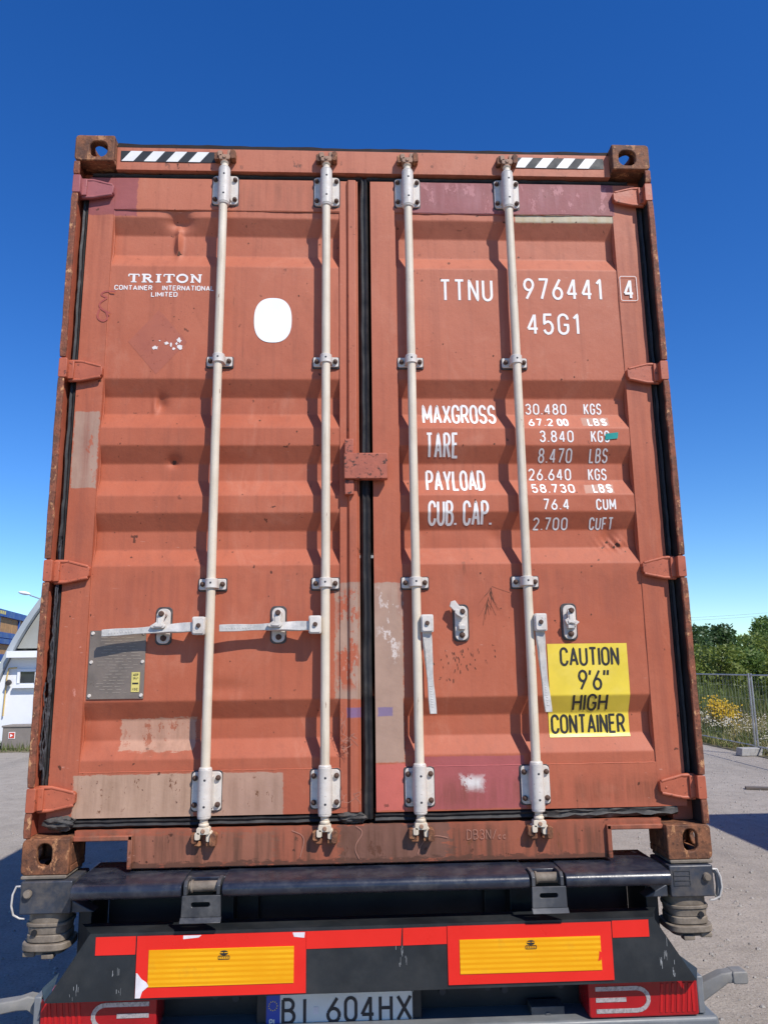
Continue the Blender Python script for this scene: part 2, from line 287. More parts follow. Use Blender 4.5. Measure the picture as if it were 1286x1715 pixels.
# ------------------------------------------------------------------ mesh helpers
class MB:
    def __init__(s): s.v = []; s.f = []; s.mi = []
    def add(s, vs, fs, m=0):
        o = len(s.v); s.v += [tuple(v) for v in vs]; s.f += [tuple(i + o for i in f) for f in fs]; s.mi += [m] * len(fs); return s
    def box(s, x0, x1, y0, y1, z0, z1, m=0):
        return s.add([(x, y, z) for z in (z0, z1) for y in (y0, y1) for x in (x0, x1)],
              [(0, 2, 3, 1), (4, 5, 7, 6), (0, 1, 5, 4), (2, 6, 7, 3), (0, 4, 6, 2), (1, 3, 7, 5)], m)
    def prism(s, poly, axis, a, b, m=0):
        """2-D polygon extruded along axis; poly coordinates are the other two axes in xyz order"""
        def p(u, v, t): return (t, u, v) if axis == 0 else (u, t, v) if axis == 1 else (u, v, t)
        n = len(poly)
        vs = [p(u, v, a) for u, v in poly] + [p(u, v, b) for u, v in poly]
        ar = sum(poly[i][0] * poly[(i + 1) % n][1] - poly[(i + 1) % n][0] * poly[i][1] for i in range(n))
        fl = (ar > 0) ^ (axis == 1) ^ (b < a)
        fs = [tuple(range(n))[::-1], tuple(range(n, 2 * n))] + [(i, (i + 1) % n, n + (i + 1) % n, n + i) for i in range(n)]
        if not fl: fs = [f[::-1] for f in fs]
        return s.add(vs, fs, m)
    def cyl(s, p0, p1, r0, r1=None, n=16, m=0, caps=True):
        r1 = r0 if r1 is None else r1
        p0 = Vector(p0); p1 = Vector(p1); d = (p1 - p0).normalized()
        a = d.orthogonal().normalized(); b = d.cross(a)
        vs = [p0 + r0 * (a * math.cos(2 * math.pi * i / n) + b * math.sin(2 * math.pi * i / n)) for i in range(n)] + \
             [p1 + r1 * (a * math.cos(2 * math.pi * i / n) + b * math.sin(2 * math.pi * i / n)) for i in range(n)]
        fs = [(i, (i + 1) % n, n + (i + 1) % n, n + i) for i in range(n)]
        if caps: fs += [tuple(range(n))[::-1], tuple(range(n, 2 * n))]
        return s.add(vs, fs, m)
    def tube(s, pts, r, n=8, m=0, jitter=0.0):
        pts = [Vector(p) for p in pts]; vs = []; a = None
        for i, p in enumerate(pts):
            d = (pts[min(i + 1, len(pts) - 1)] - pts[max(i - 1, 0)]).normalized()
            a = d.orthogonal().normalized() if a is None else (a - d * a.dot(d)).normalized()
            b = d.cross(a); rr = r[i] if isinstance(r, (list, tuple)) else r
            for k in range(n):
                t = 2 * math.pi * k / n; q = rr * (1 + jitter * random.uniform(-1, 1))
                vs.append(p + q * (a * math.cos(t) + b * math.sin(t)))
        L = len(pts)
        fs = [(i * n + k, i * n + (k + 1) % n, (i + 1) * n + (k + 1) % n, (i + 1) * n + k) for i in range(L - 1) for k in range(n)]
        fs += [tuple(range(n))[::-1], tuple(range((L - 1) * n, L * n))]
        return s.add(vs, fs, m)
    def grid(s, fn, nu, nv, m=0, flip=False):
        vs = [fn(i / nu, j / nv) for j in range(nv + 1) for i in range(nu + 1)]
        fs = []
        for j in range(nv):
            for i in range(nu):
                a = j * (nu + 1) + i; f = (a, a + 1, a + nu + 2, a + nu + 1); fs.append(f[::-1] if flip else f)
        return s.add(vs, fs, m)
    def build(s, name, mats, parent=None, bevel=0.0, seg=2, ang=38, **props):
        me = bpy.data.meshes.new(name); me.from_pydata(s.v, [], s.f)
        for mm in (mats if isinstance(mats, (list, tuple)) else [mats]): me.materials.append(M[mm])
        me.polygons.foreach_set('material_index', s.mi)
        me.shade_smooth(); me.set_sharp_from_angle(angle=R(ang)); me.update()
        o = bpy.data.objects.new(name, me); COL.objects.link(o)
        if parent: o.parent = parent
        if bevel:
            b = o.modifiers.new('bevel', 'BEVEL'); b.width = bevel; b.segments = seg; b.limit_method = 'ANGLE'; b.angle_limit = R(40)
        for k, v in props.items(): o[k] = v
        return o
def empty(name, loc, label, cat, group=None, rz=0):
    o = bpy.data.objects.new(name, None); COL.objects.link(o); o.location = loc; o.rotation_euler.z = rz
    o.empty_display_size = .2; o['label'] = label; o['category'] = cat
    if group: o['group'] = group
    return o
def copy(o, parent, loc=None):
    c = o.copy(); COL.objects.link(c); c.parent = parent
    if loc is not None: c.location = loc
    return c
def fbm(x, y, z, o=4): return mnoise.fractal(Vector((x, y, z)), 1.0, 2.0, o)

def rrect(x0, x1, z0, z1, rs, n=5):
    """rounded rectangle, radii for corners (x0,z0) (x1,z0) (x1,z1) (x0,z1)"""
    if not isinstance(rs, (tuple, list)): rs = [rs] * 4
    out = []
    for (cx, cz, sx, sz, a0), r in zip(((x0, z0, 1, 1, 180), (x1, z0, -1, 1, 270), (x1, z1, -1, -1, 0), (x0, z1, 1, -1, 90)), rs):
        if r <= 0: out.append((cx, cz)); continue
        for k in range(n + 1):
            a = R(a0 + 90 * k / n); out.append((cx + sx * r + r * math.cos(a), cz + sz * r + r * math.sin(a)))
    return out
def holed(mb, outline, hole, axis, a, b, m=0):
    """convex outline plate with a hole through it, extruded along axis a..b"""
    cx = sum(p[0] for p in hole) / len(hole); cz = sum(p[1] for p in hole) / len(hole)
    angs = sorted(set([round(math.atan2(p[1] - cz, p[0] - cx), 5) for p in list(outline) + list(hole)]))
    def hit(poly, t):
        dx, dz = math.cos(t), math.sin(t); best = None
        for i in range(len(poly)):
            x1, z1 = poly[i]; x2, z2 = poly[(i + 1) % len(poly)]
            ex, ez = x2 - x1, z2 - z1; den = dx * ez - dz * ex
            if abs(den) < 1e-12: continue
            tt = ((x1 - cx) * ez - (z1 - cz) * ex) / den; uu = ((x1 - cx) * dz - (z1 - cz) * dx) / den
            if tt > 0 and -1e-6 <= uu <= 1 + 1e-6: best = tt if best is None else max(best, tt)
        return (cx + dx * best, cz + dz * best)
    def p(u, v, t): return (t, u, v) if axis == 0 else (u, t, v) if axis == 1 else (u, v, t)
    O = [hit(outline, t) for t in angs]; I = [hit(hole, t) for t in angs]; n = len(angs)
    vs = [p(*q, a) for q in O] + [p(*q, a) for q in I] + [p(*q, b) for q in O] + [p(*q, b) for q in I]
    fs = []
    for i in range(n):
        j = (i + 1) % n
        fs += [(i, n + i, n + j, j), (2 * n + i, 2 * n + j, 3 * n + j, 3 * n + i), (i, j, 2 * n + j, 2 * n + i), (n + i, 3 * n + i, 3 * n + j, n + j)]
    if (axis == 1) ^ (b < a): fs = [f[::-1] for f in fs]
    fs = [f[::-1] for f in fs] if axis == 1 else fs
    return mb.add(vs, fs, m)

# ------------------------------------------------------------------ stroke lettering
def A(cx, cy, rx, ry, a0, a1, n=9): return [(cx + rx * math.cos(R(a0 + (a1 - a0) * i / n)), cy + ry * math.sin(R(a0 + (a1 - a0) * i / n))) for i in range(n + 1)]
_O = A(.25, .74, .25, .26, 0, 180) + A(.25, .26, .25, .26, 180, 360); _O = _O + [_O[0]]
GL = {
'A': (.54, [[(0, 0), (.27, 1), (.54, 0)], [(.08, .29), (.46, .29)]]),
'B': (.5, [[(0, 0), (0, 1)], [(0, 1), (.24, 1)] + A(.24, .765, .22, .235, 90, -90) + [(0, .53)], [(.24, .53)] + A(.24, .265, .26, .265, 90, -90) + [(0, 0)]]),
'C': (.5, [A(.25, .74, .25, .26, 0, 180) + A(.25, .26, .25, .26, 180, 360)]),
'D': (.5, [[(0, 0), (0, 1), (.2, 1)] + A(.2, .7, .3, .3, 90, 0) + A(.2, .3, .3, .3, 0, -90) + [(0, 0)]]),
'E': (.44, [[(.44, 1), (0, 1), (0, 0), (.44, 0)], [(0, .53), (.36, .53)]]),
'F': (.44, [[(.44, 1), (0, 1), (0, 0)], [(0, .5), (.36, .5)]]),
'G': (.5, [A(.25, .74, .25, .26, 0, 180) + A(.25, .26, .25, .26, 180, 360) + [(.5, .46), (.27, .46)]]),
'H': (.5, [[(0, 0), (0, 1)], [(.5, 0), (.5, 1)], [(0, .52), (.5, .52)]]),
'I': (0.0, [[(0, 0), (0, 1)]]),
'K': (.5, [[(0, 0), (0, 1)], [(.5, 1), (.04, .42)], [(.18, .58), (.5, 0)]]),
'L': (.42, [[(0, 1), (0, 0), (.42, 0)]]),
'M': (.64, [[(0, 0), (0, 1), (.32, .25), (.64, 1), (.64, 0)]]),
'N': (.5, [[(0, 0), (0, 1), (.5, 0), (.5, 1)]]),
'O': (.5, [_O]), '0': (.5, [_O]),
'P': (.5, [[(0, 0), (0, 1)], [(0, 1), (.24, 1)] + A(.24, .74, .25, .26, 90, -90) + [(0, .48)]]),
'R': (.5, [[(0, 0), (0, 1)], [(0, 1), (.24, 1)] + A(.24, .74, .25, .26, 90, -90) + [(0, .48)], [(.25, .48), (.5, 0)]]),
'S': (.5, [A(.25, .76, .24, .24, 10, 180) + A(.25, .76, .24, .25, 180, 250) + A(.25, .25, .25, .26, 70, 0) + A(.25, .25, .25, .25, 0, -170)]),
'T': (.5, [[(0, 1), (.5, 1)], [(.25, 1), (.25, 0)]]),
'U': (.5, [[(0, 1), (0, .26)] + A(.25, .26, .25, .26, 180, 360) + [(.5, 1)]]),
'V': (.54, [[(0, 1), (.27, 0), (.54, 1)]]),
'W': (.7, [[(0, 1), (.17, 0), (.35, .8), (.53, 0), (.7, 1)]]),
'X': (.52, [[(0, 0), (.52, 1)], [(0, 1), (.52, 0)]]),
'Y': (.54, [[(0, 1), (.27, .45), (.54, 1)], [(.27, .45), (.27, 0)]]),
'1': (.2, [[(0, .80), (.2, 1), (.2, 0)]]),
'2': (.48, [A(.24, .76, .24, .24, 170, 0) + [(.46, .62), (0, 0), (.48, 0)]]),
'3': (.48, [A(.24, .76, .22, .24, 165, -70) + [(.2, .53)], A(.24, .27, .24, .27, 80, -165)]),
'4': (.52, [[(.38, 0), (.38, 1)], [(.36, .98), (0, .26)], [(0, .26), (.52, .26)]]),
'5': (.48, [[(.44, 1), (.06, 1), (.03, .52)] + A(.24, .32, .24, .32, 120, -160)]),
'6': (.5, [[(.40, 1), (.04, .42)], A(.25, .28, .25, .28, 160, 340, 8), A(.25, .28, .25, .28, 340, 520, 8)]),
'7': (.48, [[(0, 1), (.48, 1), (.14, 0)]]),
'8': (.48, [A(.24, .765, .21, .235, -90, 270, 16), A(.24, .265, .24, .265, 90, 450, 16)]),
'9': (.5, [A(.25, .72, .25, .28, -20, 160, 8), A(.25, .72, .25, .28, 160, 340, 8), [(.46, .58), (.10, 0)]]),
'.': (.0, [[(0, -.01), (0, .07)]]), ',': (.0, [[(0, -.08), (0, .07)]]), "'": (.0, [[(.03, 1.02), (-.02, .78)]]), '"': (.26, [[(.04, 1.02), (0, .76)], [(.28, 1.02), (.24, .76)]]),
'/': (.4, [[(0, 0), (.4, 1)]]), 'c': (.3, [A(.16, .2, .16, .2, 40, 320)]), ' ': (.22, []),
}
def serif(bars):
    out = []
    for pts, wd in bars: out.append((pts, wd))
    return out
SER = {
'T': (.80, [([(0, 1), (.8, 1)], .6), ([(.40, 1), (.40, 0)], 1.25), ([(.18, 0), (.62, 0)], .55), ([(0, 1), (0, .72)], .6), ([(.8, 1), (.8, .72)], .6)]),
'R': (.90, [([(.2, 0), (.2, 1)], 1.25), ([(0, 1), (.45, 1)] + A(.45, .76, .24, .24, 90, -90) + [(.2, .52)], .8), ([(0, 0), (.4, 0)], .55), ([(.42, .52), (.78, 0)], 1.1), ([(.6, 0), (.92, 0)], .55)]),
'I': (.44, [([(.22, 0), (.22, 1)], 1.3), ([(0, 0), (.44, 0)], .55), ([(0, 1), (.44, 1)], .55)]),
'O': (.86, [(A(.43, .5, .40, .5, 0, 360, 24), 1.0)]),
'N': (.92, [([(.16, 0), (.16, 1), (.76, 0), (.76, 1)], .95), ([(0, 0), (.32, 0)], .55), ([(0, 1), (.18, 1)], .55), ([(.6, 1), (.92, 1)], .55)]),
}
def dens(pts, step):
    out = [pts[0]]
    for a, b in zip(pts, pts[1:]):
        n = max(1, math.ceil(math.hypot(b[0] - a[0], b[1] - a[1]) / step))
        out += [(a[0] + (b[0] - a[0]) * k / n, a[1] + (b[1] - a[1]) * k / n) for k in range(1, n + 1)]
    return out
def soft(pts, k=3):
    for _ in range(k):
        q = [pts[0]]
        for a, b in zip(pts, pts[1:]): q += [(a[0] * .75 + b[0] * .25, a[1] * .75 + b[1] * .25), (a[0] * .25 + b[0] * .75, a[1] * .25 + b[1] * .75)]
        pts = q + [pts[-1]]
    return pts
_lay = [0]
def ribbon(mb, pts, hw, surf, off, m=0):
    """flat painted stroke of half width hw in the x-z plane that follows y = surf(x, z)"""
    pts = [p for i, p in enumerate(pts) if i == 0 or math.hypot(p[0] - pts[i - 1][0], p[1] - pts[i - 1][1]) > 1e-6]
    closed = len(pts) > 3 and math.hypot(pts[0][0] - pts[-1][0], pts[0][1] - pts[-1][1]) < 1e-5
    _lay[0] = (_lay[0] + 1) % 4; o = off + _lay[0] * .00012
    nrm = []
    n = len(pts)
    for i in range(n):
        def dr(a, b):
            dx, dz = b[0] - a[0], b[1] - a[1]; L = math.hypot(dx, dz) or 1; return dx / L, dz / L
        d1 = dr(pts[i - 1], pts[i]) if i > 0 else (dr(pts[-2], pts[0]) if closed else None)
        d2 = dr(pts[i], pts[i + 1]) if i < n - 1 else (dr(pts[0], pts[1]) if closed else None)
        d1 = d1 or d2; d2 = d2 or d1
        nx, nz = -(d1[1] + d2[1]), d1[0] + d2[0]; L = math.hypot(nx, nz) or 1; nx, nz = nx / L, nz / L
        c = max(.86, nx * -d1[1] + nz * d1[0]); nrm.append((nx / c, nz / c))
    vs = []
    for (x, z), (nx, nz) in zip(pts, nrm):
        for k in (-1, 1):
            X, Z = x + k * hw * nx, z + k * hw * nz; vs.append((X, surf(X, Z) - o, Z))
    mb.add(vs, [(2 * i, 2 * i + 2, 2 * i + 3, 2 * i + 1) for i in range(n - 1)], m)
def letters(mb, txt, x0, x1, z0, z1, wd, surf, off=.0011, m=0, font=None, gap=.26, step=.004):
    F = font or GL; h = z1 - z0 - wd
    tot = sum(F[c][0] for c in txt) + gap * (len(txt) - 1); sx = (x1 - x0 - wd) / max(tot, 1e-6); u = 0
    for c in txt:
        W, strokes = F[c]
        for st in strokes:
            pts, k = (st if font else (st, 1.0))
            P = [(x0 + wd / 2 + (u + a) * sx, z0 + wd / 2 + b * h) for a, b in pts]
            ribbon(mb, dens(P, step), wd / 2 * k, surf, off, m)
        u += W + gap
    return mb

# ------------------------------------------------------------------ the ground
def ground():
    mb = MB()
    mb.add([(-700, -300, 0), (700, -300, 0), (700, 1500, 0), (-700, 1500, 0)], [(0, 1, 2, 3)])
    mb.build('ground', 'ground', kind='structure')
    mb = MB()                                                       # rough verge beyond the fence
    def fn(u, v):
        x = 7.35 + 92 * u ** 1.5; y = 8 + 120 * v ** 1.5
        e = min(1, (x - 7.35) / .8, (y - 8) / .8)
        return (x + .35 * fbm(y * .6, 3, 0), y, .004 + .12 * e * (.6 + .5 * fbm(x * .3, y * .3, 1)))
    mb.grid(fn, 60, 60); mb.build('verge', 'soil', kind='structure')
    mb = MB()                                                       # strip of soil in front of the hall
    mb.grid(lambda u, v: (-14 + 11 * u, 14.55 + 1.22 * v + .15 * fbm(u * 14, 0, 2), .004 + .05 * math.sin(math.pi * v) * (1 + fbm(u * 20, v * 3, 5))), 60, 6)
    mb.build('verge', 'soil', kind='structure')
    mb = MB()                                                       # loose stones
    for i in range(16000):
        if i % 3: x, y = random.uniform(1.3, 9), random.uniform(-.5, 13) 
        else: x, y = random.uniform(-9, -1.3), random.uniform(.3, 16)
        r = random.choice((.004, .004, .005, .006, .007, .009, .013)) * random.uniform(.7, 1.4); a = random.uniform(0, 6.3); h = r * random.uniform(.5, .9)
        q = [(x + r * math.cos(a + k * 1.2566) * random.uniform(.7, 1.2), y + r * math.sin(a + k * 1.2566) * random.uniform(.7, 1.2), .001) for k in range(5)]
        t = [(x + (p[0] - x) * .55, y + (p[1] - y) * .55, h) for p in q]
        mb.add(q + t, [(5, 6, 7, 8, 9)] + [(k, (k + 1) % 5, 5 + (k + 1) % 5, 5 + k) for k in range(5)])
    mb.build('gravel', 'stone', kind='stuff', label='loose pale gravel scattered over the dusty yard', category='gravel')
ground()

# ------------------------------------------------------------------ the container
CT = empty('shipping_container', (0, 0, H0), 'faded orange red steel shipping container with white lock rods on a trailer', 'container')
HW, HH = 1.219, 2.896
YD = .060                                  # outer face of the door leaves
GROOVES = [(2.560, 2.335), (1.840, 1.635), (1.562, 1.358), (1.289, 1.082), (.577, .370)]
def prof0(z):
    for zt, zb in GROOVES:
        if zb < z < zt:
            return .037 * min(1, (zt - z) / .068, (z - zb) / .066)
    return 0.0
def prof(z): return sum(prof0(z + d) * k for d, k in ((-.003, .2), (-.0015, .2), (0, .2), (.0015, .2), (.003, .2)))
def g(d, s): return math.exp(-(d / s) ** 2)
def dents(x, z):
    y = 0.0
    if x < 0:
        a = g(x + .793, .028) * (1 / (1 + math.exp((z - 2.565) / .008))) * (1 / (1 + math.exp((2.44 - z) / .02)))
        y -= .030 * g(x + .793, .012) * g(z - 2.46, .055); y += .030 * g(x + .790, .045) * g(z - 2.548, .030)
        y += .016 * g(x + .842, .026) * g(z - 1.745, .030) - .012 * g(x + .862, .010) * g(z - 1.74, .035)
        y += .012 * g(x + .778, .022) * g(z - 1.502, .020)
        y -= .007 * g(x + 1.0, .05) * g(z - .46, .05); y += .006 * g(x + .55, .1) * g(z - .62, .03)
    else:
        y += .010 * g(x - .955, .035) * g(z - 1.185, .035) - .008 * g(x - .995, .018) * g(z - 1.165, .025) + .004 * g(x - .97, .06) * g(z - 1.16, .03) * math.sin(x * 220 + z * 140)
        y += .005 * g(x - .50, .03) * g(z - 1.19, .03)
    return y + .0024 * fbm(x * 2.6, 0, z * 2.0, 3) + .0007 * fbm(x * 9, 4, z * 7, 3)
def edge_fade(x):
    return 1.0
def surf(x, z):
    ax = abs(x)
    if .118 < ax < 1.062 and .328 < z < 2.592: return YD + .003 + prof(z) + dents(x, z)
    return YD - .003
def flat(y): return lambda x, z: y

def casting(name, sx, top):
    mb = MB(); x0, x1 = (HW - .162, HW); z0, z1 = ((HH - .118, HH) if top else (0, .118)); r = .018
    # rear plate with its slot, butted against the other five plates
    ol = rrect(x0, x1, z0, z1, (0.004, r, r, .004))
    cx = (x0 + x1) / 2 - (.016 if top else -.004); cz = (z0 + z1) / 2 + (-.004 if top else .006)
    hl = rrect(cx - .037, cx + .037, cz - .036, cz + .036, .028, 6) if top else rrect(cx - .026, cx + .026, cz - .038, cz + .038, .025, 6)
    holed(mb, ol, hl, 1, 0, .026)
    holed(mb, [(.026, z0), (.178, z0), (.178, z1), (.026, z1)], [(.10 + .045 * math.cos(t * .3927), (z0 + z1) / 2 + .03 * math.sin(t * .3927)) for t in range(16)], 0, x1 - .02, x1)
    zt0, zt1 = (z1 - .024, z1) if top else (z0, z0 + .024)
    holed(mb, [(x0, .026), (x1 - .02, .026), (x1 - .02, .178), (x0, .178)], [((x0 + x1) / 2 - .005 + .032 * math.cos(t * .3927), .10 + .058 * math.sin(t * .3927)) for t in range(16)], 2, zt0, zt1)
    o0, o1 = (z0, z0 + .02) if top else (z1 - .02, z1)
    mb.box(x0, x1 - .02, .026, .178, o0, o1)
    a, b = (z0 + .02, z1 - .024) if top else (z0 + .024, z1 - .02)
    mb.box(x0, x0 + .014, .026, .178, a, b); 
    if not top: mb.box(x0 + .014, x1 - .02, .16, .178, a, b)
    # lumps of old weld under the casting
    mb.v = [(sx * x + .0012 * fbm(x * 60, y * 60, z * 60, 2), y + .0012 * fbm(y * 70, z * 70, x * 50, 2), z) for x, y, z in mb.v]
    if sx < 0: mb.f = [f[::-1] for f in mb.f]
    return mb.build('corner_casting', 'rust', CT, .004)
for sx in (-1, 1):
    for top in (0, 1): casting('corner_casting', sx, top)
for sx in (-1, 1):                          # front end castings
    for z0 in (0, HH - .118):
        mb = MB().box(min(sx * HW, sx * (HW - .162)), max(sx * HW, sx * (HW - .162)), 12.014, 12.192, z0, z0 + .118); mb.build('corner_casting', 'rust', CT, .006)

HZ = [2.672, 1.864, 1.060, .246]
def posts():
    for sx in (-1, 1):
        P = [(-1.215, .014), (-1.206, .014), (-1.206, .098), (-1.125, .098), (-1.125, .17), (-1.215, .17)]
        mb = MB().prism([(-sx * a, b) for a, b in P], 2, .118, HH - .118)
        po = mb.build('corner_post', 'post', CT, .002)
        for a, b in ((.119, .204), (.288, 1.016), (1.104, 1.822), (1.908, 2.630), (2.716, 2.777)):
            mb = MB(); n = max(4, int((b - a) / .03))
            for k, (u0, u1, v0, v1) in enumerate(((1.219, 1.191, -.001, .013),)):
                rings = []
                for i in range(n + 1):
                    z = a + (b - a) * i / n; t = .0022 * fbm(z * 9, sx * 3, 0, 4); e = .010 if i in (0, n) else 0
                    w0 = 1.219 + t; w1 = 1.195 + .0025 * fbm(z * 14, sx * 5, 2, 4)
                    rings += [(sx * w0, v0 + e * .4, z), (sx * w1, v0 + t + e * .4, z), (sx * w1, v1 + t, z), (sx * w0, v1, z)]
                fs = [(4 * i + q, 4 * i + (q + 1) % 4, 4 * i + 4 + (q + 1) % 4, 4 * i + 4 + q) for i in range(n) for q in range(4)] + [(0, 3, 2, 1), (4 * n, 4 * n + 1, 4 * n + 2, 4 * n + 3)]
                if sx > 0: fs = [f[::-1] for f in fs]
                mb.add(rings, [f[::-1] for f in fs])
            mb.build('post_flange', 'flange', po, .003)
        if sx > 0: MB().box(1.199, 1.2055, .018, .094, .12, 2.775).build('post_shade', 'rubber', po)  # black strip standing in for the shade inside the right post
        po2 = MB().box(min(sx * 1.219, sx * 1.13), max(sx * 1.219, sx * 1.13), 12.02, 12.19, .118, HH - .118).build('corner_post', 'post', CT, .004)
posts()

def shell():
    for sx in (-1, 1):
        mb = MB(); xs = []; y = .17; per = .278
        pts = [(.17, 0)]
        while y < 11.7:
            for d, o in ((.072, 0), (.140, .036), (.210, .036), (.278, 0)): pts.append((y + d, o))
            y += per
        pts.append((12.02, 0))
        vs = []
        for yy, o in pts: vs += [(sx * (1.212 - o), yy, .16), (sx * (1.212 - o), yy, 2.78)]
        fs = [(2 * i, 2 * i + 2, 2 * i + 3, 2 * i + 1) for i in range(len(pts) - 1)]
        mb.add(vs, fs if sx > 0 else [f[::-1] for f in fs]); mb.build('side_wall', 'side', CT)
        a, b = sorted((sx * 1.217, sx * 1.155))
        MB().box(a, b, .178, 12.014, 2.78, 2.84).build('top_rail', 'side', CT, .004)
        MB().box(a, b, .178, 12.014, .02, .16).build('bottom_rail', 'side', CT, .004)
    mb = MB(); mb.grid(lambda u, v: (-1.21 + 2.42 * u, .10 + 12.05 * v, 2.855 + .008 * (1 if (int(v * 180) % 4) < 2 else 0)), 4, 180); mb.build('roof', 'side', CT)
    MB().box(-1.15, 1.15, 12.10, 12.13, .1, 2.8).build('front_wall', 'side', CT)
    MB().box(-1.15, 1.15, .17, 12.0, .12, .16).build('floor_panel', 'post', CT)
shell()

def header():
    mb = MB()
    def fn(u, v):
        x = -1.056 + 2.112 * u; return (x, .040 + .0015 * fbm(x * 4, v, 0), 2.765 + .104 * v)
    mb.grid(fn, 60, 4)
    mb.add([(-1.056, .040, 2.765), (1.056, .040, 2.765), (1.056, .12, 2.765), (-1.056, .12, 2.765)], [(0, 3, 2, 1)])
    hd = mb.build('door_header', 'frame', CT)
    mb = MB(); n = 90
    vs = []
    for i in range(n + 1):
        x = -1.056 + 2.112 * i / n; t = .004 * fbm(x * 5, 1, 3, 5) + .004 * max(0, -x); e = .0035 * fbm(x * 12, 7, 1, 4)
        vs += [(x, .046 + e, 2.866), (x, .050 + e, 2.891 + t), (x, .16, 2.891 + t), (x, .16, 2.866)]
    mb.add(vs, [(4 * i + q, 4 * i + 4 + q, 4 * i + 4 + (q + 1) % 4, 4 * i + (q + 1) % 4) for i in range(n) for q in range(4)])
    mb.build('roof_lip', 'lip', hd)
    # hazard stripes
    for x0, x1 in ((-1.040, -.632), (.630, 1.030)):
        z0, z1 = 2.802, 2.852; mb = MB(); sk = .038; pw = .0495; y = .0365
        mb.box(x0, x1, y + .0012, y + .0034, z0, z1, 0)
        k = 0; xa = x0 + .004
        while xa < x1:
            poly = [(xa, z0 + .001), (xa + pw, z0 + .001), (xa + pw + sk, z1 - .001), (xa + sk, z1 - .001)]
            if xa + pw + sk < x1: mb.add([(a, y, b) for a, b in poly], [(0, 1, 2, 3)], 1)
            elif xa + pw < x1: mb.add([(a, y, b) for a, b in [(xa, z0 + .001), (xa + pw, z0 + .001), (x1, z0 + .001 + (x1 - xa - pw) / sk * .048), (x1, z1 - .001), (min(x1, xa + sk), z1 - .001)]], [(0, 1, 2, 3, 4)], 1)
            xa += pw * 2 - .006
        mb.build('hazard_stripe', ['stripe_black', 'stripe_white'], hd)
header()

def sill():
    mb = MB(); y0 = .045
    def part(xa, xb, za, zb, n):
        mb.grid(lambda u, v: (xa + (xb - xa) * u, y0 + .002 * fbm((xa + (xb - xa) * u) * 5, v, 4), za + (zb - za) * v), n, 4)
    part(-.867, .867, .006, .134, 80)
    part(-1.057, -.8671, .098, .134, 10); part(.8671, 1.057, .098, .134, 10)
    mb.box(-.866, .866, .050, .16, .002, .012); mb.box(-1.057, 1.057, .050, .16, .126, .133)
    s = mb.build('door_sill', 'frame', CT)
    for sx in (-1, 1):                      # raised rim round the pocket
        a, b = sorted((sx * .867, sx * .850)); c, d = sorted((sx * .8505, sx * 1.057))
        m2 = MB().box(a, b, .030, .052, .004, .118).box(c, d, .030, .052, .100, .117); m2.build('pocket_rim', 'frame', s, .003)
    # chalk marks
    letters(MB(), 'DB3N/cc', .339, .482, .076, .110, .0022, flat(.0425), .0005).build('chalk_mark', 'letter_faint', s)
    for pts in ([(.16, .03), (.175, .07), (.22, .095), (.27, .085)], [(-.26, .03), (-.24, .1), (-.29, .12)], [(-.05, .02), (-.07, .06), (-.03, .11), (-.06, .13)]):
        ribbon(mb2 := MB(), dens(soft(pts), .01), .0012, flat(.0425), .0006); mb2.build('chalk_mark', 'letter_faint', s)
sill()

# ---- doors
def gasket(parent, p0, p1, w, d, torn=0.0, name='gasket', mat='rubber'):
    """rubber strip along p0-p1 (x, z) with a rounded uneven section"""
    mb = MB(); L = math.hypot(p1[0] - p0[0], p1[1] - p0[1]); n = max(6, int(L / .025)); dx, dz = (p1[0] - p0[0]) / L, (p1[1] - p0[1]) / L
    sec = [(-.5, 0), (-.46, .55), (-.25, .95), (.0, .7), (.25, .95), (.46, .55), (.5, 0)]
    vs = []
    for i in range(n + 1):
        t = i / n * L; sd = hash((p0, p1)) % 97
        j = fbm(t * 6, p0[0] * 3 + p0[1], 0, 3); j2 = fbm(t * 30, p0[0] * 7, 5, 3)
        for k, (s, h) in enumerate(sec):
            ss = s * w * (1 + .12 * j) + .003 * j + torn * .010 * fbm(t * 22, k * 1.7, 2, 3); hh = h * d * (1 + .25 * j2) + torn * .012 * fbm(t * 25, k, 9, 3)
            vs.append((p0[0] + dx * t - dz * ss, YD + .022 - hh, p0[1] + dz * t + dx * ss))
    m = len(sec)
    mb.add(vs, [(i * m + k, i * m + k + 1, (i + 1) * m + k + 1, (i + 1) * m + k) for i in range(n) for k in range(m - 1)])
    me = mb.build(name, mat, parent, ang=60)
    return me

